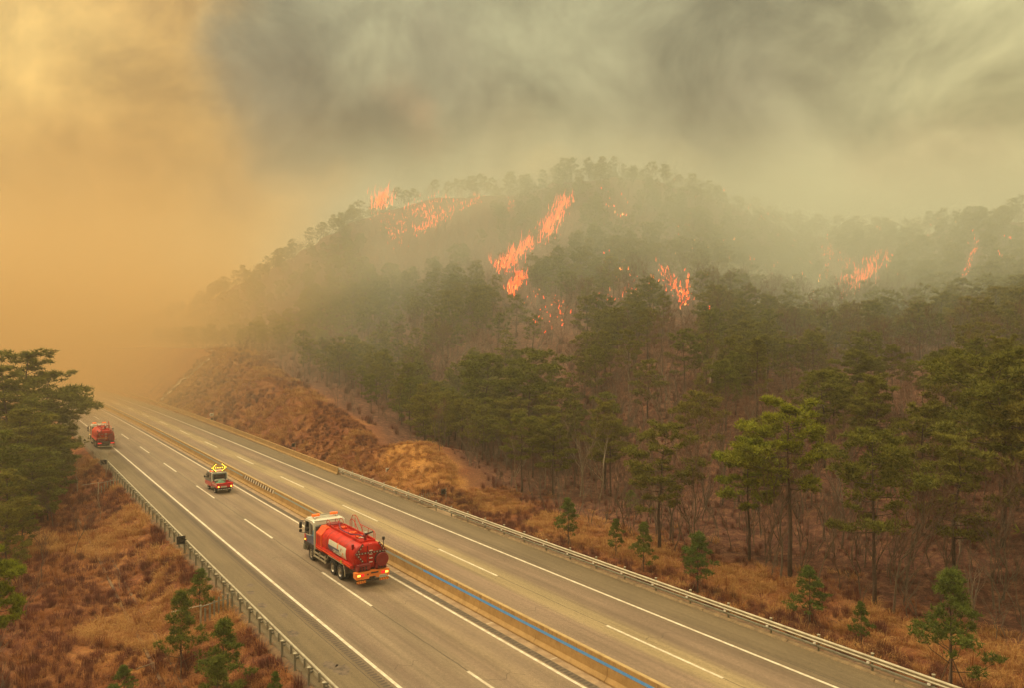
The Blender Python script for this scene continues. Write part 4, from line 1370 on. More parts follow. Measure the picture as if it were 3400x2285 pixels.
def bare_form(seed, H=8.0, mtl='bark_grey', levels=4, spread=.55, lean=.0, fan=3, twigs=True):
    rnd = random.Random(seed); segs = []; tips = []
    def grow(p, d, L, r, lv):
        q = p; pts = [p]; rad = [r]
        for k in range(3):
            d = (d + Vector((rnd.gauss(0, .13), rnd.gauss(0, .13), .05))).normalized()
            q = q + d * L / 3; pts.append(q); rad.append(r * (1 - .16 * (k + 1)))
        segs.append((pts, rad, lv))
        if lv == 0:
            tips.append((pts, d, L)); return
        for i in range(fan if lv < levels else fan + 1):
            a = rnd.uniform(0, 6.28); sp_ = spread * rnd.uniform(.6, 1.3)
            o = d.orthogonal().normalized(); b = d.cross(o)
            nd = (d * math.cos(sp_) + (o * math.cos(a) + b * math.sin(a)) * math.sin(sp_) + Vector((0, 0, .12))).normalized()
            st_ = pts[rnd.choice((1, 2, 3, 3))] if i else pts[3]
            grow(st_, nd, L * rnd.uniform(.55, .82), r * .52, lv - 1)
    grow(Vector((0, 0, -.3)), Vector((lean, rnd.gauss(0, .05), 1)).normalized(), H * .42, H * .0095, levels)
    mb = MB()
    for pts, rad, lv in segs:
        mb.tube(pts if lv > 0 else [pts[0], pts[3]], rad if lv > 0 else [rad[0], rad[3] * .4], 5 if lv >= levels - 1 else 3)
    V = np.array(mb.V); me1 = pydata('trunk', mb.V, mb.F, M[mtl])
    g = np.random.default_rng(seed); C = []; D = []
    for pts, d, L in tips:
        for k in range(5):
            f = rnd.random() * 3; i = min(int(f), 2); C.append(tuple(pts[i].lerp(pts[i + 1], f - i))); D.append(tuple(d))
    C, D = np.array(C), np.array(D)
    d = D + g.normal(size=D.shape) * .55 + np.array([0, 0, .25]); d /= np.linalg.norm(d, axis=1)[:, None]
    q = np.cross(d, g.normal(size=d.shape)); q /= np.linalg.norm(q, axis=1)[:, None]
    L = g.uniform(.35, 1.0, len(C)) * H / 9
    w = .011 * H / 8
    T = np.stack([C - q * w, C + q * w, C + d * L[:, None]], 1).reshape(-1, 3)
    me2 = pydata('twigs', T, np.arange(len(T)).reshape(-1, 3), M['twig']); shade_attr(me2, np.repeat(g.uniform(0, 1, len(C)), 3))
    return me1, me2


def joined(name, a, b):
    """one mesh out of trunk and crown, for the masses"""
    V, F, mi, sh = [], [], [], []
    for k, me in enumerate((a, b)):
        n = len(V)
        co = np.empty(len(me.vertices) * 3, np.float32); me.vertices.foreach_get('co', co); V += co.reshape(-1, 3).tolist()
        F += [tuple(i + n for i in p.vertices) for p in me.polygons]; mi += [k] * len(me.polygons)
        if 'shade' in me.attributes:
            v = np.empty(len(me.vertices), np.float32); me.attributes['shade'].data.foreach_get('value', v); sh += v.tolist()
        else: sh += [0] * len(me.vertices)
    me = pydata(name, V, F, [a.materials[0], b.materials[0]], False, mi); shade_attr(me, sh)
    return me


def scatter(name, P, rot, scl, idx, forms, label, cat=None):
    """a mass nobody could count: one object, its pieces placed by geometry nodes"""
    me = bpy.data.meshes.new(name); me.vertices.add(len(P)); me.vertices.foreach_set('co', np.asarray(P, np.float32).ravel())
    a = me.attributes.new('rot', 'FLOAT_VECTOR', 'POINT'); a.data.foreach_set('vector', np.asarray(rot, np.float32).ravel())
    a = me.attributes.new('scl', 'FLOAT', 'POINT'); a.data.foreach_set('value', np.asarray(scl, np.float32))
    a = me.attributes.new('idx', 'INT', 'POINT'); a.data.foreach_set('value', np.asarray(idx, np.int32))
    ob = link(bpy.data.objects.new(name, me))
    c = bpy.data.collections.new(name + '_forms')
    for i, f in enumerate(forms):
        o = bpy.data.objects.new('form_%02d' % i, f); c.objects.link(o)
    ng = bpy.data.node_groups.new(name, 'GeometryNodeTree')
    ng.interface.new_socket('Geometry', in_out='INPUT', socket_type='NodeSocketGeometry')
    ng.interface.new_socket('Geometry', in_out='OUTPUT', socket_type='NodeSocketGeometry')
    N, L = ng.nodes, ng.links
    gi, go = N.new('NodeGroupInput'), N.new('NodeGroupOutput')
    ci = N.new('GeometryNodeCollectionInfo'); ci.inputs['Collection'].default_value = c
    ci.inputs['Separate Children'].default_value = True; ci.inputs['Reset Children'].default_value = True
    ip = N.new('GeometryNodeInstanceOnPoints'); ip.inputs['Pick Instance'].default_value = True
    def at(nm, ty):
        x = N.new('GeometryNodeInputNamedAttribute'); x.data_type = ty; x.inputs['Name'].default_value = nm
        return x.outputs['Attribute']
    L.new(gi.outputs[0], ip.inputs['Points']); L.new(ci.outputs[0], ip.inputs['Instance'])
    L.new(at('idx', 'INT'), ip.inputs['Instance Index'])
    er = N.new('FunctionNodeEulerToRotation'); L.new(at('rot', 'FLOAT_VECTOR'), er.inputs[0]); L.new(er.outputs[0], ip.inputs['Rotation'])
    cx = N.new('ShaderNodeCombineXYZ'); s_ = at('scl', 'FLOAT')
    for k in range(3): L.new(s_, cx.inputs[k])
    L.new(cx.outputs[0], ip.inputs['Scale'])
    L.new(ip.outputs[0], go.inputs[0])
    md = ob.modifiers.new('scatter', 'NODES'); md.node_group = ng
    tag(ob, label, cat, kind='stuff')
    return ob


near_pines = [pine_form(101 + i, 11, cf, rd, nb, 2300, 7, .36, 'mature', 'pine') for i, (cf, rd, nb) in enumerate(((.38, 3.7, 30), (.32, 3.2, 32), (.44, 4.1, 27), (.30, 2.9, 32), (.40, 3.6, 26)))]
bright_pines = [pine_form(131, 11, .50, 3.4, 26, 2300, 7, .36, 'mature', 'pine_b'), pine_form(132, 10, .42, 3.0, 26, 2200, 7, .36, 'mature', 'pine_b')]
cone_pines = [pine_form(141, 12, .30, 2.3, 34, 1800, 7, .36, 'cone', 'pine')]
mid_pines = [pine_form(161 + i, 10, .24, 3.4, 24, 950, 6, .52, 'mature', 'pine') for i in range(5)]
bushy_pines = [pine_form(171 + i, 11, .10, 3.9, 34, 2600, 7, .38, 'mature', 'pine') for i in range(3)]
young_pines = [pine_form(181 + i, 5.2, 0, 2.1, 26, 1000, 8, .26, 'young', 'pine_y') for i in range(5)]
bare_near = [bare_form(201 + i, 8, 'bark_grey', 4, .5, (-.1, .12, .0)[i], 3) for i in range(3)]
bare_pale = [bare_form(211, 7.5, 'bark_pale', 4, .42, .08, 2), bare_form(212, 8, 'bark_pale', 3, .4, -.1, 3)]
far_joined = [joined('far_pine', *far_pine(301 + i)) for i in range(5)]
bare_far = [joined('far_bare', *bare_form(321 + i, 7.5, 'bark_grey', 3, .55, 0, 3)) for i in range(3)]


def plant(name, forms, x, y, H, H0, label, cat, group=None, rz=None, z=None, tiltx=0.0, crown='crown', wide=1.0):
    e = empty(name, (x, y, tz(x, y) if z is None else z), random.uniform(0, 6.28) if rz is None else rz)
    k = H / H0; e.scale = (k * wide, k * wide, k)
    e.rotation_euler.x = tiltx
    tag(e, label, cat, group)
    link(bpy.data.objects.new('trunk', forms[0]), e)
    link(bpy.data.objects.new(crown, forms[1]), e)
    return e


USED = []


def pine_at(px, ytop, d, forms, label, H0=11, base=None, group=None, rz=None, wide=1.0, name='pine_tree', maxH=15, minH=3):
    x = (px - 1700) / FPX * d; zb = tz(x, d); zt_ = CH - (ytop - 1142.5) / FPX * d
    H = min(max(zt_ - zb, minH), maxH)
    USED.append((x, d, 2.6))
    return plant(name, forms, x, d, H, H0, label, 'pine tree', group, rz, zb, 0, 'crown', wide)


# the trees one can name, on the right
pine_at(2625, 1355, 54, bright_pines[0], 'brightest green pine, broad crown over a pale straight trunk at the forest edge', 11, wide=1.05)
pine_at(2490, 1470, 58, bright_pines[1], 'bright green lower pine crown just beside the brightest pine', 10)
pine_at(2190, 1420, 62, near_pines[1], 'wide layered pine with yellowish tips at the forest edge, second from the young round pine', 11, wide=1.1)
pine_at(2905, 1450, 48.5, near_pines[0], 'pine on a bent forking trunk above the leaf litter, middle of the forest edge', 11, wide=.95)
pine_at(3170, 1450, 50, near_pines[3], 'tall pine with drooping separate green layers near the picture edge', 11, wide=1.15)
pine_at(3330, 1205, 54, near_pines[2], 'tallest dark pine, wind-swept top against the smoke', 11, wide=1.1)
pine_at(3440, 1330, 50, near_pines[4], 'dark pine crowding the tallest wind-swept pine', 11)
pine_at(2515, 1120, 92, cone_pines[0], 'dark upright cone-shaped pine standing above the other crowns', 12, maxH=17, wide=1.1)
pine_at(2880, 1290, 72, near_pines[3], 'narrow dark green pine rising between reddish bare crowns', 11)
pine_at(1760, 1185, 104, near_pines[2], 'largest crown of the dark pine clump above the orange mound', 11, wide=1.25, maxH=17)
pine_at(1610, 1190, 110, near_pines[0], 'tall dark pine in the clump above the orange mound, nearest the cutting', 11, wide=1.15, maxH=17)
pine_at(1860, 1300, 94, near_pines[1], 'rounded pine at the road side of the dark pine clump', 11, wide=1.2, maxH=15)
pine_at(1700, 1330, 97, near_pines[4], 'low broad pine in front of the dark pine clump', 11, wide=1.2)
pine_at(2010, 1340, 84, near_pines[3], 'slender pine between the dark clump and the forest edge', 11)
pine_at(1360, 1215, 128, near_pines[3], 'leaning pine with a visible pale stem behind the cutting', 11, wide=1.2)
pine_at(2320, 1310, 78, near_pines[0], 'mid green pine behind the wide layered pine', 11)
# left clump above the far truck
L_ = 'pines beside the far truck'
for i, (px, yt, d, f, lab, wd) in enumerate([
    (85, 1182, 104, bushy_pines[1], 'tallest pine of the left clump, ragged top in the orange smoke', 1.3),
    (160, 1250, 112, bushy_pines[1], 'dark pine just beside the tallest one of the left clump', 1.3),
    (165, 1350, 110, bushy_pines[0], 'pine whose boughs reach out over the far tanker truck', 1.0),
    (15, 1225, 98, bushy_pines[0], 'hazy pine at the very edge of the left clump', 1.3),
    (112, 1335, 94, bushy_pines[1], 'broad pine in the heart of the left clump', 1.15),
    (60, 1370, 84, bushy_pines[0], 'green layered pine low in the left clump', 1.35),
    (195, 1465, 98, bushy_pines[1], 'low pine at the roadside foot of the left clump', 1.1),
    (165, 1440, 88, bushy_pines[0], 'dense mid-green pine filling the foot of the left clump', 1.2),
    (-30, 1440, 72, bushy_pines[1], 'nearer layered pine at the photo edge under the left clump', 1.3),
    (110, 1500, 76, bushy_pines[0], 'squat pine below the left clump above bare scrub', 1.2),
    (20, 1580, 64, bushy_pines[1], 'yellow-green pine low at the photo edge above the scrub', 1.2),
    (60, 1490, 100, bushy_pines[0], 'short pine low in the shade of the left clump, nearest the photo edge', 1.5),
    (130, 1510, 101, bushy_pines[1], 'short bushy pine in the shade at the middle of the left clump', 1.5),
    (185, 1520, 104, bushy_pines[0], 'short bushy pine in the shade at the road end of the left clump', 1.4),
    (90, 1420, 118, bushy_pines[1], 'back-row pine closing the gap in the left clump', 1.5),
    (20, 1700, 56, bushy_pines[2], 'low bushy pine in the scrub at the photo edge, below the yellow-green one', .9),
    (75, 1640, 66, bushy_pines[0], 'low bushy pine in front of the squat pine of the left bank', .9),
    (160, 1580, 78, bushy_pines[2], 'low wide pine at the lower skirt of the left clump', 1.0),
    (-35, 1800, 38, bright_pines[1], 'bright yellow-green pine boughs poking in at the left photo edge', .8)]):
    pine_at(px, yt, d, f, lab, 11, wide=wd, maxH=19)

# young planted pines
stake = MB()
for a in (0.3, 2.4, 4.5): stake.tube([(math.cos(a) * .75, math.sin(a) * .75, -.25), (math.cos(a) * .04, math.sin(a) * .04, 1.45)], .028, 5)
stake = pydata('support_stake', stake.V, stake.F, M['stake'])


def young(px, pyb, ytop, fi, label, stakes=True, wide=1.0, mtl=None):
    h = hit(px, pyb)
    if h is None: return
    x, y, z = h
    H = (pyb - ytop) / FPX * y
    e = plant('young_pine', young_pines[fi], x, y, H, 5.2, label, 'young pine', 'young pines planted along the verges', z=z, wide=wide)
    USED.append((x, y, 1.2))
    if stakes:
        o = link(bpy.data.objects.new('support_stake', stake), e)
    return e


young(1888, 1815, 1660, 0, 'compact dark green young pine, first one behind the right guardrail', wide=1.0)
young(2046, 1848, 1725, 1, 'small thin young pine between the compact one and the sparse one', wide=.85)
young(2138, 1900, 1740, 2, 'sparse young pine with gappy whorls, third behind the guardrail', wide=.9)
young(2318, 1970, 1775, 3, 'full round-topped young pine, widest in the guardrail row', wide=1.1)
young(2690, 2080, 1885, 4, 'young pine with two spreading lower boughs, fifth in the guardrail row', wide=1.1)
young(2862, 2150, 2000, 1, 'slim little young pine on visible tripod stakes', wide=.8)
young(3160, 2290, 1905, 2, 'largest light green young pine, nearest the camera in the row', wide=1.0)
young(2095, 1700, 1630, 0, 'low bushy pine shrub at the foot of the bare trees', False, 1.5)
young(665, 2045, 1895, 1, 'brownish dark young pine against the left guardrail', False, 1.1)
young(603, 2250, 1975, 4, 'staked green young pine in the orange grass, tallest on the left bank', True, .85)
young(745, 2330, 2070, 2, 'olive young pine near the bottom of the left bank', False, 1.05)
young(725, 2420, 2190, 3, 'dark green young pine cut off by the bottom of the photo', False, 1.0)
young(415, 2330, 2215, 0, 'small dark pine top at the bottom beside the thin pole', False, 1.3)
young(915, 2350, 2238, 3, 'tip of a young pine beside the lowest guardrail posts', False, .9)

# bare trees one can pick out
for px, py, H, f, lab in [
    (1810, 1625, 7.5, bare_pale[0], 'thin pale bare tree at the edge of the dark wood, leaning over the grass'),
    (1720, 1640, 7.0, bare_pale[1], 'pale forked bare stem above the orange mound'),
    (1925, 1650, 8.0, bare_pale[0], 'pale bare stem rising into the pines beside the bushy shrub'),
    (1990, 1665, 8.5, bare_pale[1], 'bare pale tree leaning out of the wood behind the young pines'),
    (2225, 1800, 9, bare_near[0], 'twin dark bare trunks behind the round young pine'),
    (2592, 1922, 9, bare_near[2], 'dark slim bare trunk next to the brightest pine'),
    (2860, 1985, 6, bare_near[1], 'crooked forked bare tree in the leaf litter'),
    (2967, 2035, 9, bare_near[0], 'thick bent dark bare trunk in the leaf litter'),
    (3050, 1760, 7, bare_near[2], 'bare crown of dark twigs beside the tallest pine'),
    (3160, 2010, 6.5, bare_near[1], 'small twisted bare tree below the layered pine'),
    (3330, 1990, 8, bare_near[2], 'dark bare trunk low at the photo edge'),
    (3240, 2090, 5, bare_pale[0], 'slender pale bare sapling near the largest young pine'),
    (1155, 1335, 5, bare_near[1], 'rounded bare bush-like tree on the crest of the grassy cutting'),
    (800, 1205, 7, bare_near[0], 'bare tree on the crest beside the drain chute'),
    (1460, 1500, 6, bare_near[2], 'bare tree in the hazy dip behind the cutting'),
    (350, 1590, 5, bare_pale[1], 'yellowish bare shrub tree under the left pine clump'),
    (260, 1640, 6, bare_pale[0], 'pale bare thicket tree on the left bank'),
    (120, 1690, 5, bare_near[1], 'grey bare scrub tree under the squat pine of the left bank'),
    (180, 1760, 4.5, bare_near[0], 'leaning bare scrub tree in the middle of the left bank'),
    (60, 1800, 4.5, bare_near[2], 'bare scrub tree behind the yellow-green boughs of the left edge'),
    (250, 1850, 3.8, bare_near[1], 'low twiggy bare tree in the red-brown brush of the left bank'),
    (140, 1930, 3.8, bare_near[2], 'dark twiggy shrub tree low on the left bank'),
    (330, 1740, 3.5, bare_pale[1], 'small pale bare tree at the top of the orange grass'),
    (90, 2060, 3.2, bare_near[0], 'thin bare shrub near the bottom of the left bank'),
    (400, 1960, 2.4, bare_pale[0], 'tiny bare sapling beside the half-buried ditch')]:
    h = hit(px, py)
    if h is None: continue
    plant('bare_tree', f, h[0], h[1], H, 8, lab, 'bare tree', z=h[2], crown='twigs')

# ------------------------------------------------------------------ the forest
def cells(x0, x1, y0, y1, step, seed):
    g = np.random.default_rng(seed)
    X, Y = np.meshgrid(np.arange(x0, x1, step), np.arange(y0, y1, step))
    X = X.ravel() + g.uniform(-.48, .48, X.size) * step; Y = Y.ravel() + g.uniform(-.48, .48, Y.size) * step
    return X, Y, g


FIRES = [  # photo-pixel polylines (foot of the flames), half width in pixels, flames, flame height in metres, label
    ([(1240, 660), (1290, 655)], 19.11, 110, 4.50, 9.0, 'tall crown fire flaring on the crest at the end of the ridge'),
    ([(1350, 700), (1500, 668)], 35.49, 150, 1.90, 5.0, 'broken band of flames high on the ridge behind pine crowns'),
    ([(1375, 765), (1480, 700)], 21.84, 140, 2.20, 4.5, 'glowing diagonal ground fire in the upper pines'),
    ([(1250, 690), (1320, 790)], 38.22, 60, 1.12, 5.0, 'scattered small flames near the crest fire'),
    ([(1300, 770), (1340, 735), (1320, 780)], 16.38, 60, 1.28, 4.5, 'ring of small flames below the ridge band'),
    ([(1530, 685), (1595, 645)], 10.92, 60, 1.44, 5.0, 'short bright streak of flames high on the slope'),
    ([(1680, 680), (1705, 665)], 13.65, 20, 1.04, 5.0, 'faint little row of flames between two crowns'),
    ([(1805, 770), (1835, 720), (1885, 655)], 25.935, 285, 3.60, 5.0, 'upper half of the great fire line climbing the hill'),
    ([(1650, 888), (1700, 850), (1765, 795)], 24.57, 285, 3.20, 4.5, 'lower half of the great fire line sweeping downhill'),
    ([(1695, 960), (1735, 905)], 20.475, 150, 2.60, 4.0, 'isolated tongue of fire at the foot of the great fire line'),
    ([(1740, 985), (1880, 1000), (1850, 1050), (1760, 1040)], 32.76, 46, 0.88, 4.0, 'sprinkle of embers burning below the great fire line'),
    ([(2190, 868), (2230, 935), (2285, 985)], 17.745, 100, 1.36, 4.5, 'narrow diagonal fire creeping down between pines'),
    ([(2281, 960), (2283, 915)], 5.46, 40, 1.44, 4.0, 'single burning trunk beside the narrow diagonal fire'),
    ([(1960, 980), (2080, 972), (2200, 950)], 16.38, 34, 0.96, 4.0, 'low flames in a row in front of the dark lower crowns'),
    ([(2800, 945), (2860, 900), (2935, 850)], 32.76, 204, 2.90, 4.5, 'bright hillside fire under the pines towards the right ridge'),
    ([(2735, 820), (2830, 865)], 13.65, 50, 1.28, 4.5, 'thin flames trailing off from the right hillside fire'),
    ([(2742, 915), (2745, 880)], 5.46, 30, 2.00, 4.5, 'burning snag beside the right hillside fire'),
    ([(3190, 910), (3215, 870), (3245, 785)], 9.555, 70, 0.96, 4.5, 'thin zigzag of flames on the far right slope'),
    ([(3140, 1170), (3180, 1180), (3250, 1200)], 5.46, 34, 0.30, 1.2, 'fine thread of ground fire above the tallest pine'),
    ([(2390, 815), (2410, 765)], 6.825, 25, 1.04, 4.5, 'burning snag alone on the middle slope'),
    ([(2680, 1045), (2700, 950)], 6.825, 16, 0.80, 4.0, 'few sparks burning on a trunk below the white smoke'),
    ([(2330, 1012), (2360, 1014)], 8.19, 14, 0.64, 4.0, 'last low embers at the lower edge of the fire'),
]
fire_w = []
for poly, hw, n, fh, lift, lab in FIRES:
    for (xa, ya), (xb, yb) in zip(poly[:-1], poly[1:]):
        for k in np.linspace(0, 1, 4):
            h = hit(xa + (xb - xa) * k, ya + (yb - ya) * k, lift)
            if h: fire_w.append((h[0], h[1], hw / FPX * h[1], n))
fire_w = np.array(fire_w)

X, Y, g = cells(-330, 330, 24, 420, 3.35, 11)
S_, T_ = to_st(X, Y)
A_ = X / Y
keep = (np.abs(A_) < .80) & (T_ > 26.5)
hc = np.interp(S_, HC_S, HC_Z)
keep &= T_ > 21 + hc * 1.25 + np.where(S_ > 84, 3, 5.5)
ia = np.clip(A_, CA[0], CA[-1]); Dm = np.interp(ia, CA, CREST[:, 2])
keep &= (Y < Dm + 22)
dens = fbm(X, Y, 26, 21)
keep &= (g.uniform(0, 1, len(X)) < np.where(Y < 95, .58, .80))
for (ux, uy, ur) in USED: keep &= np.hypot(X - ux, Y - uy) > ur
thin = np.zeros(len(X), bool)
for fx, fy, fr, fn in fire_w:
    if fn < 40: continue
    al = fx / fy
    dx = np.abs(X - al * Y)
    dy = fy - Y
    thin |= (dx < fr * 1.1 + 1.2) & (dy > -5) & (dy < 26)
snag = keep & thin & (g.uniform(0, 1, len(X)) < .8)
SX, SY = X[snag], Y[snag]
keep &= ~(thin & (g.uniform(0, 1, len(X)) < .93))
X, Y = X[keep], Y[keep]; dens = dens[keep]; n = len(X)
Z = terrain(X, Y)
is_bare = (g.uniform(0, 1, n) < np.clip(.33 + 2.0 * dens + .45 * np.clip((115 - Y) / 40, 0, 1), .04, .88))
order = np.argsort(Y)
pines = [i for i in order if not is_bare[i]]; bares = [i for i in order if is_bare[i]]
inview = lambda i: abs(X[i] / Y[i]) < .70
vis_p = [i for i in pines if inview(i)][:240]; vis_b = [i for i in bares if inview(i)][:270]
sp_, sb_ = set(vis_p), set(vis_b)
LAND = []
for nm, px, d in (('the brightest pine', 2625, 54), ('the wide layered pine', 2190, 62), ('the forking-trunk pine', 2905, 48), ('the wind-swept pine', 3330, 54), ('the drooping layered pine', 3170, 50),
                  ('the cone-shaped pine', 2515, 92), ('the dark pine clump', 1760, 104), ('the leaning pine', 1360, 128), ('the orange mound', 1530, 100), ('the crest of the cutting', 1050, 150),
                  ('the drain chute', 800, 190), ('the lowest fire', 1800, 150), ('the white smoke', 2420, 150), ('the diagonal fire', 2230, 150), ('the fine thread of fire', 3200, 95), ('the bushy pine shrub', 2095, 72), ('the pale bare stems', 1850, 84)):
    LAND.append((nm, (px - 1700) / FPX * d, d))


def forest_label(kind, x, y, H, wd, h0, h1, style=''):
    c = sorted((math.hypot(x - lx, y - ly), nm, lx, ly) for nm, lx, ly in LAND)[0]
    r, nm, lx, ly = c
    u = (H - h0) / (h1 - h0)
    size = 'very short' if u < .2 else 'short' if u < .4 else 'middling' if u < .6 else 'tall' if u < .8 else 'very tall'
    form = '' if wd == 1 else ('slim ' if wd < 1.03 else 'broad ' if wd > 1.15 else '')
    far = 'just' if r < 7 else 'a little way' if r < 15 else 'well' if r < 28 else 'far'
    side = 'behind' if y - ly > abs(x - lx) else 'in front of' if ly - y > abs(x - lx) else 'uphill to one side of' if y > ly else 'downhill to one side of'
    side2 = side if side in ('behind', 'in front of') else ('roadwards of' if x < lx else 'beyond')
    return '%s %s%s %s %s %s' % (size.replace('middling', 'mid-sized').replace('very ', ''), style + ' ' if style else form, kind, far, side2, nm)


for i in vis_p:
    fi = int(g.integers(5)); f = near_pines[fi] if Y[i] < 92 else mid_pines[fi]
    H = float(g.uniform(5.5, 8.2) if Y[i] > 75 else g.uniform(7, 10.5)); H0 = 11 if Y[i] < 92 else 10
    wd = float(g.uniform(.85, 1.15)); lab = forest_label('pine', X[i], Y[i], H, wd, 6.0, 10.5, ('layered', 'open', 'flat-topped', 'dense', 'ragged')[fi]); gr = 'pines of the hillside wood'
    plant('pine_tree', f, float(X[i]), float(Y[i]), H, H0, lab, 'pine tree', gr, z=float(Z[i]), wide=wd)
for i in vis_b:
    fi = int(g.integers(3)); pale = g.random() > .8; f = bare_pale[fi % 2] if pale else bare_near[fi]
    H = float(g.uniform(5.5, 9.5)); plant('bare_tree', f, float(X[i]), float(Y[i]), H, 8, forest_label('bare tree', X[i], Y[i], H, 1, 5.5, 9.5, 'pale' if pale else ('leaning', 'twiggy', 'straight')[fi]), 'bare tree', 'bare trees in the mixed wood', z=float(Z[i]), crown='twigs')
rest_p = np.array([i for i in pines if i not in sp_]); rest_b = np.array([i for i in bares if i not in sb_])
P = np.stack([X, Y, Z], 1)


def rnd_rot(k, tilt=.08): return np.stack([g.normal(0, tilt, k), g.normal(0, tilt, k), g.uniform(0, 6.28, k)], 1)


scatter('pine_forest', P[rest_p], rnd_rot(len(rest_p), .04), g.uniform(.50, .88, len(rest_p)), g.integers(0, 5, len(rest_p)), far_joined, 'mass of hazy pines covering the burning hillside', 'forest')
PB = np.concatenate([P[rest_b], np.stack([SX, SY, terrain(SX, SY)], 1)])
scatter('bare_woodland', PB, rnd_rot(len(PB), .06), g.uniform(.55, .95, len(PB)), g.integers(0, 3, len(PB)), bare_far, 'hazy leafless trees mixed into the burning hillside forest', 'woodland')
# left wood and thicket fill
X2, Y2, g2 = cells(-230, -20, 45, 300, 5.2, 31)
S2, T2 = to_st(X2, Y2)
k = (T2 < -24 - 5 * (Y2 < 90)) & (np.abs(X2 / Y2) < .85) & (X2 / Y2 < -.615) & (np.abs(X2 / Y2) < .68) & (Y2 > 95) & (Y2 < 190) & (np.arange(len(X2)) % 4 == 0)
for (ux, uy, ur) in USED: k &= np.hypot(X2 - ux, Y2 - uy) > ur
X2, Y2 = X2[k], Y2[k]; Z2 = terrain(X2, Y2)
for i in range(len(X2)):
    plant('pine_tree', mid_pines[i % 5], float(X2[i]), float(Y2[i]), float(g2.uniform(8, 12)), 10, 'dim pine of the wood behind the left clump', 'pine tree', 'pines behind the left clump', z=float(Z2[i]))

# ------------------------------------------------------------------ grass, brush and saplings
def tuft(seed, nblade, h, spread, w, mtl, droop=.5):
    g = np.random.default_rng(seed)
    az = g.uniform(0, 6.28, nblade); r0 = g.uniform(0, .22, nblade) * spread * 2
    b = np.stack([np.cos(az) * r0, np.sin(az) * r0, np.full(nblade, -.05)], 1)
    a2 = az + g.normal(0, .7, nblade); L = g.uniform(.5, 1.1, nblade) * h; tl = g.uniform(.15, .85, nblade) * spread
    m = b + np.stack([np.cos(a2) * tl * L * .5, np.sin(a2) * tl * L * .5, L * .65], 1)
    e = b + np.stack([np.cos(a2) * tl * L * (1 + droop), np.sin(a2) * tl * L * (1 + droop), L * (1 - droop * tl * .6)], 1)
    q = np.stack([-np.sin(a2), np.cos(a2), 0 * a2], 1) * w
    V = np.stack([b - q, b + q, m - q * .8, m + q * .8, e], 1).reshape(-1, 3)
    n = np.arange(nblade) * 5
    F = np.concatenate([np.stack([n, n + 1, n + 3], 1), np.stack([n, n + 3, n + 2], 1), np.stack([n + 2, n + 3, n + 4], 1)])
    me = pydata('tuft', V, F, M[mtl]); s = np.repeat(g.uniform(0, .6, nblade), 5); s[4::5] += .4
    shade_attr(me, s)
    return me


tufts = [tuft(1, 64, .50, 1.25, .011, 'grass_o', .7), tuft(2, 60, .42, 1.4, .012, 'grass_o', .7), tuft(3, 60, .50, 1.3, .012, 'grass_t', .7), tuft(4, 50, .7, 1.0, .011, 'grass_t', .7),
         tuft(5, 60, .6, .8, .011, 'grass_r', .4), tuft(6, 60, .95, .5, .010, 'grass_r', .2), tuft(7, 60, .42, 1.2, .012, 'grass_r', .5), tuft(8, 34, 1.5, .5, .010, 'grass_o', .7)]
saps = [joined('sapling', *bare_form(401 + i, 3.2, 'bark_grey', 2, .4, .0, 3)) for i in range(3)]


def strip_points(s0, s1, t0, t1, dens_, seed):
    g = np.random.default_rng(seed)
    n = int((s1 - s0) * abs(t1 - t0) * dens_)
    s = g.uniform(s0, s1, n); t = g.uniform(t0, t1, n); x, y = road_xy(s, t)
    k = (y > 18) & (np.abs(x / np.maximum(y, 1)) < .84)
    return s[k], t[k], x[k], y[k], g


def grass(name, parts, label):
    PP, RR, KK, II = [], [], [], []
    for (s0, s1, t0, t1, dn, pick, sc, seed) in parts:
        s, t, x, y, g = strip_points(s0, s1, t0, t1, dn, seed)
        i, kp = pick(s, t, x, y, g)
        x, y, i = x[kp], y[kp], i[kp]; n = len(x)
        PP.append(np.stack([x, y, terrain(x, y) - .02], 1)); RR.append(np.stack([g.normal(0, .14, n), g.normal(0, .14, n), g.uniform(0, 6.28, n)], 1))
        KK.append(g.uniform(.6, 1.25, n) * sc); II.append(i)
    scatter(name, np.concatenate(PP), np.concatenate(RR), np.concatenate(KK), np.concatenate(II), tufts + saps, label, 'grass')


def pick_left(s, t, x, y, g):
    a = fbm(x, y, 7, 41); b = fbm(x, y, 14, 43); r = g.uniform(0, 1, len(x))
    i = np.where(a + b * .6 > .05, np.where(r < .5, g.integers(0, 2, len(x)), g.integers(2, 4, len(x))), np.where(r < .55, g.integers(4, 7, len(x)), g.integers(0, 2, len(x))))
    i = np.where(g.uniform(0, 1, len(x)) < .012, 7, i)
    scrub = np.clip((-t - 17 + 6 * b) / 6, 0, 1)
    i = np.where((g.uniform(0, 1, len(x)) < scrub * .13), 8 + g.integers(0, 3, len(x)), i)
    d = np.clip(.75 + a * 1.2, .2, 1)
    return i, (g.uniform(0, 1, len(x)) < d) & (t < -7.3)


def pick_right(s, t, x, y, g):
    a = fbm(x, y, 6, 51); b = fbm(x, y, 15, 53); r = g.uniform(0, 1, len(x))
    near = t < 21
    i = np.where(near & (r < .55), g.integers(4, 7, len(x)), np.where(a + .5 * b > -.02, g.integers(0, 4, len(x)), np.where(r < .6, g.integers(4, 7, len(x)), g.integers(0, 2, len(x)))))
    i = np.where(g.uniform(0, 1, len(x)) < .01, 7, i)
    fo = np.clip((t - 25) / 3, 0, 1)
    return i, (t > 17.3) & (g.uniform(0, 1, len(x)) < np.clip(.8 + a, .2, 1) * (1 - .93 * fo))


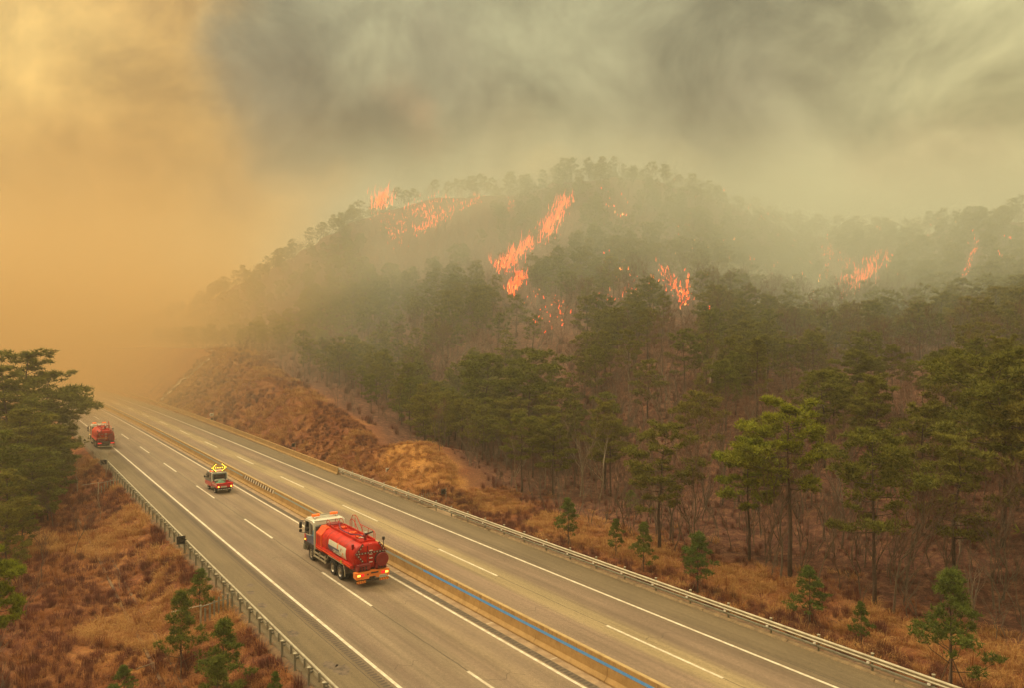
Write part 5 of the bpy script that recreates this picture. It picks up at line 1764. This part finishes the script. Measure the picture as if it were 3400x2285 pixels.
def pick_slope(s, t, x, y, g):
    a = fbm(x, y, 7, 61); r = g.uniform(0, 1, len(x)); hc = np.interp(s, HC_S, HC_Z)
    i = np.where(a > .02, g.integers(0, 4, len(x)), np.where(r < .35, g.integers(4, 7, len(x)), g.integers(0, 2, len(x))))
    mound = np.hypot((s - 93) / 8.5, (t - 21.5) / 4.5) < 1
    return np.where(mound & (r < .9), g.integers(1, 4, len(x)), i), (t > 17.6) & (t < 19 + hc * 1.35) & (g.uniform(0, 1, len(x)) < np.where(mound, .7, 1) * np.clip(.95 + a * .5, .2, 1))


grass('dry_grass', [(30, 78, -34, -7.3, 9.5, pick_left, .8, 71), (78, 135, -30, -7.3, 5.5, pick_left, 1.0, 72)], 'dry orange grass and red-brown brush on the left embankment')
grass('dry_grass', [(24, 84, 17.2, 30, 7.5, pick_right, .8, 73), (84, 130, 17.6, 32, 8.0, pick_slope, .8, 74), (130, 240, 17.6, 42, 1.8, pick_slope, 1.4, 75)], 'dry orange grass behind the right guardrail and on the cutting')


def litter_pick():
    s, t, x, y, g = strip_points(24, 100, 24, 62, 1.0, 81)
    k = (t > 25.5) & (t > 21 + np.interp(s, HC_S, HC_Z) * 1.2)
    x, y = x[k], y[k]; n = len(x)
    idx = np.where(g.uniform(0, 1, n) < .42, 8 + g.integers(0, 3, n), g.integers(4, 7, n))
    scatter('undergrowth', np.stack([x, y, terrain(x, y) - .02], 1), np.stack([g.normal(0, .1, n), g.normal(0, .1, n), g.uniform(0, 6.28, n)], 1),
            np.where(idx > 7, g.uniform(.7, 1.9, n), g.uniform(.4, .9, n)), idx, tufts + saps, 'reddish brown undergrowth and saplings on the forest floor', 'undergrowth')


litter_pick()


def behind_cutting():
    s, t, x, y, g = strip_points(92, 270, 28, 90, .16, 82)
    hc = np.interp(s, HC_S, HC_Z); k = t > 18.5 + hc * 1.3
    x, y = x[k], y[k]; n = len(x)
    idx = np.where(g.uniform(0, 1, n) < .5, 8 + g.integers(0, 3, n), g.integers(4, 7, n))
    scatter('undergrowth', np.stack([x, y, terrain(x, y) - .02], 1), np.stack([g.normal(0, .1, n), g.normal(0, .1, n), g.uniform(0, 6.28, n)], 1),
            np.where(idx > 7, g.uniform(.8, 1.7, n), g.uniform(1.0, 2.2, n)), idx, tufts + saps, 'brown brush and saplings between the cutting and the hillside wood', 'undergrowth')


behind_cutting()

# ------------------------------------------------------------------ flames
def flame_material():
    g = NG('flames')
    sh = g.attr('shade').outputs['Fac']
    c = g.ramp(sh, [(0.0, (1.0, .05, .008)), (.6, (1.0, .09, .015)), (.85, (1.0, .20, .03)), (1.0, (1.0, .55, .14))])
    g.put(g.b.inputs['Emission Color'], c)
    g.b.inputs['Emission Strength'].default_value = FLAME
    g.b.inputs['Base Color'].default_value = (0, 0, 0, 1)
    g.b.inputs['Specular IOR Level'].default_value = 0
    g.m.cycles.emission_sampling = 'NONE'
    return g.m


FLAME = 3.2
fm = flame_material()


def flames(poly, hw, n, fh, lift, lab, seed):
    g = np.random.default_rng(seed); base = None; V, F, sh = [], [], []
    seg = [math.dist(a, b) for a, b in zip(poly[:-1], poly[1:])]; tot = sum(seg)
    for _ in range(n):
        u = g.uniform(0, tot); i = 0
        while u > seg[i] and i < len(seg) - 1: u -= seg[i]; i += 1
        (xa, ya), (xb, yb) = poly[i], poly[i + 1]; k = min(u / seg[i], 1)
        px = xa + (xb - xa) * k + g.normal(0, hw * .5); py = ya + (yb - ya) * k + g.normal(0, hw * .45)
        h = hit(px, py, lift)
        if h is None or h[1] > 420: continue
        h = Vector(h) + Vector((0, 0, lift * g.uniform(.6, 1.1)))
        if base is None: base = h.copy()
        H = fh * g.uniform(.2, 1.0) ** 1.6; w = g.uniform(.022, .06) * (1 + fh * .1)
        az = g.uniform(0, 6.28); ln = Vector((g.normal(.1, .16), g.normal(0, .15), 1)) * H
        nn = 4
        rings = []
        for z, r in ((0, .55), (.25, 1.0), (.6, .6), (1.0, .05)):
            c = h - base + ln * z + Vector((math.sin(z * 7 + az), math.cos(z * 6 + az), 0)) * w * .8
            rings.append([c + Vector((math.cos(az + q * math.pi / 2), math.sin(az + q * math.pi / 2) * .6, 0)) * w * r for q in range(nn)])
        b0 = len(V)
        for r in rings: V += [tuple(p) for p in r]
        for k_ in range(3):
            for q in range(nn): F.append((b0 + k_ * nn + q, b0 + k_ * nn + (q + 1) % nn, b0 + (k_ + 1) * nn + (q + 1) % nn, b0 + (k_ + 1) * nn + q))
        s0 = g.uniform(.35, 1.0); sh += [s0] * 4 + [s0 * .9] * 4 + [s0 * .6] * 4 + [s0 * .3] * 4
    if not V: return
    me = pydata('flames', V, F, fm); shade_attr(me, sh)
    o = link(bpy.data.objects.new('forest_fire', me)); o.location = base
    tag(o, lab, 'fire', 'fires burning on the hillside')


for i, f in enumerate(FIRES): flames(*f, 500 + i)
# scattered sparks
g = np.random.default_rng(77)
V, F, sh = [], [], []
for _ in range(520):
    px, py = g.uniform(1900, 2760), g.uniform(640, 1020)
    if g.random() < .2: px, py = g.uniform(2900, 3380), g.uniform(760, 1000)
    if vnoise(np.array([px]), np.array([py]), 60, 5)[0] < .5: continue
    h = hit(px, py)
    if h is None: continue
    h = Vector(h); H = g.uniform(.2, 1.0); w = g.uniform(.07, .17); z = g.uniform(1.5, 6.0)
    b0 = len(V)
    for q in range(4): V.append((h.x + w * math.cos(q * 1.57), h.y + w * math.sin(q * 1.57), h.z + z))
    V.append((h.x + g.normal(0, .15), h.y, h.z + z + H))
    F += [(b0 + q, b0 + (q + 1) % 4, b0 + 4) for q in range(4)]; sh += [g.uniform(.3, 1)] * 5
me = pydata('embers', V, F, fm); shade_attr(me, sh)
tag(link(bpy.data.objects.new('embers', me)), 'scattered small flames and embers across the middle slope', 'embers', kind='stuff')

HAZE_D = .0006
HAZE_COL = (.92, .86, .70)
GREY_D = .0092
GREY_COL = (.82, .88, .76)
ORANGE_D = .0145
ORANGE_COL = (1.0, .63, .225)
PUFFS = [  # photo px, py, depth, radii, roll, density, colour, label
    (1560, 640, 262, (34, 14, 13), -.5, .014, (.95, .90, .68), 'pale smoke rising left of the great fire line'),
    (1180, 900, 215, (44, 16, 11), -.25, .009, (.95, .86, .62), 'broad veil of smoke drifting across the left slope of the hill'),
    (2420, 905, 196, (19, 8, 3.6), .05, .040, (.98, .95, .75), 'low white smoke hanging between the pines of the middle slope'),
    (2230, 560, 285, (46, 14, 14), .35, .009, (.95, .90, .62), 'thin smoke over the summit trees'),
    (1850, 560, 292, (20, 10, 12), .0, .018, (1.0, .80, .50), 'warm smoke column above the great fire line'),
    (2950, 760, 240, (26, 10, 8), .1, .012, (.98, .86, .58), 'smoke lifting off the right hillside fire'),
    (3330, 900, 200, (22, 8, 9), -.2, .010, (.95, .90, .66), 'pale smoke drifting in at the right photo edge'),
]
# ------------------------------------------------------------------ haze and smoke
def volume_mat(name, col, dens, absorb=None, build=None, aniso=0.0):
    m = bpy.data.materials.new(name); m.use_nodes = True; nt = m.node_tree; nt.nodes.clear()
    out = nt.nodes.new('ShaderNodeOutputMaterial'); v = nt.nodes.new('ShaderNodeVolumePrincipled')
    v.inputs['Color'].default_value = tuple(col) + (1,); v.inputs['Density'].default_value = dens; v.inputs['Anisotropy'].default_value = aniso
    nt.links.new(v.outputs[0], out.inputs['Volume'])
    if build: build(nt, v)
    return m


TOPZ = float(GZ[(np.abs(GX.ravel() / np.maximum(GY.ravel(), 1)) < .9) & (GY.ravel() > 0) & (GY.ravel() < 600)].max())
HZ = MB().box(-3400, 3400, -450, 4400, -60, max(TOPZ + 16, 60)).build('haze', volume_mat('haze_air', HAZE_COL, HAZE_D, aniso=.2))
tag(HZ, 'thin warm grey smoke haze filling the valley air', kind='stuff')


def orange_nodes(nt, v):
    N, L = nt.nodes, nt.links
    def mth(op, a, b=0.0, c=0.0):
        x = N.new('ShaderNodeMath'); x.operation = op
        for i, q in enumerate((a, b, c)):
            if isinstance(q, (int, float)): x.inputs[i].default_value = q
            else: L.new(q, x.inputs[i])
        return x.outputs[0]
    def ss(val, a, b, c=0.0, d=1.0):
        x = N.new('ShaderNodeMapRange'); x.interpolation_type = 'SMOOTHSTEP'; L.new(val, x.inputs[0])
        for nm, q in (('From Min', a), ('From Max', b), ('To Min', c), ('To Max', d)): x.inputs[nm].default_value = q
        return x.outputs[0]
    tc = N.new('ShaderNodeTexCoord'); sp = N.new('ShaderNodeSeparateXYZ'); L.new(tc.outputs['Object'], sp.inputs[0])
    x, y, z = sp.outputs
    nz = N.new('ShaderNodeTexNoise'); nz.inputs['Scale'].default_value = .016; nz.inputs['Detail'].default_value = 3
    L.new(tc.outputs['Object'], nz.inputs['Vector'])
    q = mth('ADD', mth('MULTIPLY_ADD', y, -.26, mth('MULTIPLY', x, -1.0)), mth('MULTIPLY_ADD', nz.outputs[0], 110.0, -55.0))
    d = mth('MULTIPLY', ss(q, -22.0, 70.0), ss(y, 80.0, 260.0))
    d = mth('MULTIPLY', d, ss(z, 62.0, 4.0, .26, 1.0))
    L.new(mth('MULTIPLY', d, ORANGE_D), v.inputs['Density'])


def grey_nodes(nt, v):
    N, L = nt.nodes, nt.links
    def mul(a, b_):
        x = N.new('ShaderNodeMath'); x.operation = 'MULTIPLY'
        for i, q in enumerate((a, b_)):
            if isinstance(q, (int, float)): x.inputs[i].default_value = q
            else: L.new(q, x.inputs[i])
        return x.outputs[0]
    def ss(val, a, b, c=0.0, d=1.0):
        x = N.new('ShaderNodeMapRange'); x.interpolation_type = 'SMOOTHSTEP'; L.new(val, x.inputs[0])
        for nm, q in (('From Min', a), ('From Max', b), ('To Min', c), ('To Max', d)): x.inputs[nm].default_value = q
        return x.outputs[0]
    tc = N.new('ShaderNodeTexCoord'); sp = N.new('ShaderNodeSeparateXYZ'); L.new(tc.outputs['Object'], sp.inputs[0])
    nz = N.new('ShaderNodeTexNoise'); nz.inputs['Scale'].default_value = .021; nz.inputs['Detail'].default_value = 2.5
    L.new(tc.outputs['Object'], nz.inputs['Vector'])
    d = mul(ss(sp.outputs[1], 62.0, 190.0), ss(nz.outputs[0], .34, .66, .25, 1.75))
    lf = N.new('ShaderNodeMath'); lf.operation = 'MULTIPLY_ADD'; L.new(sp.outputs[1], lf.inputs[0]); lf.inputs[1].default_value = .38; L.new(sp.outputs[0], lf.inputs[2])
    d = mul(d, ss(lf.outputs[0], 0.0, 95.0, .14, 1.0))
    sl = N.new('ShaderNodeMath'); sl.operation = 'MULTIPLY_ADD'; L.new(sp.outputs[1], sl.inputs[0]); sl.inputs[1].default_value = -.36; L.new(sp.outputs[2], sl.inputs[2])
    d = mul(d, ss(sl.outputs[0], 14.0, -22.0, .12, 1.0))
    d = mul(d, ss(sp.outputs[2], TOPZ + 14, TOPZ - 10))
    L.new(mul(d, GREY_D), v.inputs['Density'])


GS = MB().box(-700, 700, 38, 700, -9, TOPZ + 14).build('hill_smoke', volume_mat('grey_smoke', GREY_COL, 1.0, build=grey_nodes))
tag(GS, 'uneven grey-green smoke lying over the burning hillside', 'smoke', kind='stuff')

OS = MB().box(-1200, 20, 85, 900, -8, TOPZ + 12).build('orange_smoke', volume_mat('orange_smoke', ORANGE_COL, 1.0, build=orange_nodes))
tag(OS, 'dense orange smoke swallowing the road ahead of the trucks', 'smoke', kind='stuff')


def puff(name, c, r, rot, dens, col, label, seed, nsc=.05):
    def nb(nt, v):
        N, L = nt.nodes, nt.links
        tc = N.new('ShaderNodeTexCoord')
        ln = N.new('ShaderNodeVectorMath'); ln.operation = 'DIVIDE'; L.new(tc.outputs['Object'], ln.inputs[0]); ln.inputs[1].default_value = tuple(r)
        le = N.new('ShaderNodeVectorMath'); le.operation = 'LENGTH'; L.new(ln.outputs[0], le.inputs[0])
        nz = N.new('ShaderNodeTexNoise'); nz.inputs['Scale'].default_value = nsc; nz.inputs['Detail'].default_value = 3; nz.inputs['Distortion'].default_value = .5
        mp = N.new('ShaderNodeVectorMath'); mp.operation = 'ADD'; L.new(tc.outputs['Object'], mp.inputs[0]); mp.inputs[1].default_value = (seed * 91.0, 0, 0)
        L.new(mp.outputs[0], nz.inputs['Vector'])
        a = N.new('ShaderNodeMath'); a.operation = 'MULTIPLY_ADD'; L.new(nz.outputs[0], a.inputs[0]); a.inputs[1].default_value = 1.7; a.inputs[2].default_value = -.75
        s_ = N.new('ShaderNodeMath'); s_.operation = 'SUBTRACT'; L.new(a.outputs[0], s_.inputs[0]); 
        p2 = N.new('ShaderNodeMath'); p2.operation = 'POWER'; L.new(le.outputs['Value'], p2.inputs[0]); p2.inputs[1].default_value = 2.2
        L.new(p2.outputs[0], s_.inputs[1])
        t_ = N.new('ShaderNodeMath'); t_.operation = 'ADD'; L.new(s_.outputs[0], t_.inputs[0]); t_.inputs[1].default_value = .62
        mr = N.new('ShaderNodeMapRange'); mr.interpolation_type = 'SMOOTHSTEP'; L.new(t_.outputs[0], mr.inputs[0])
        mr.inputs['From Min'].default_value = 0; mr.inputs['From Max'].default_value = .7; mr.inputs['To Max'].default_value = dens
        L.new(mr.outputs[0], v.inputs['Density'])
    o = MB().ell((0, 0, 0), r[0] * 1.02, r[1] * 1.02, r[2] * 1.02, 24, 14).build('smoke_plume', volume_mat(name, col, 1.0, build=nb))
    o.location = c; o.rotation_euler = rot
    tag(o, label, 'smoke', 'smoke drifting over the hillside')


for i, (px, py, d, r, rot, dens, col, lab) in enumerate(PUFFS):
    puff('smoke_%d' % i, ((px - 1700) / FPX * d, d, CH - (py - 1142.5) / FPX * d), r, (0, rot, 0), dens, col, lab, i + 1)
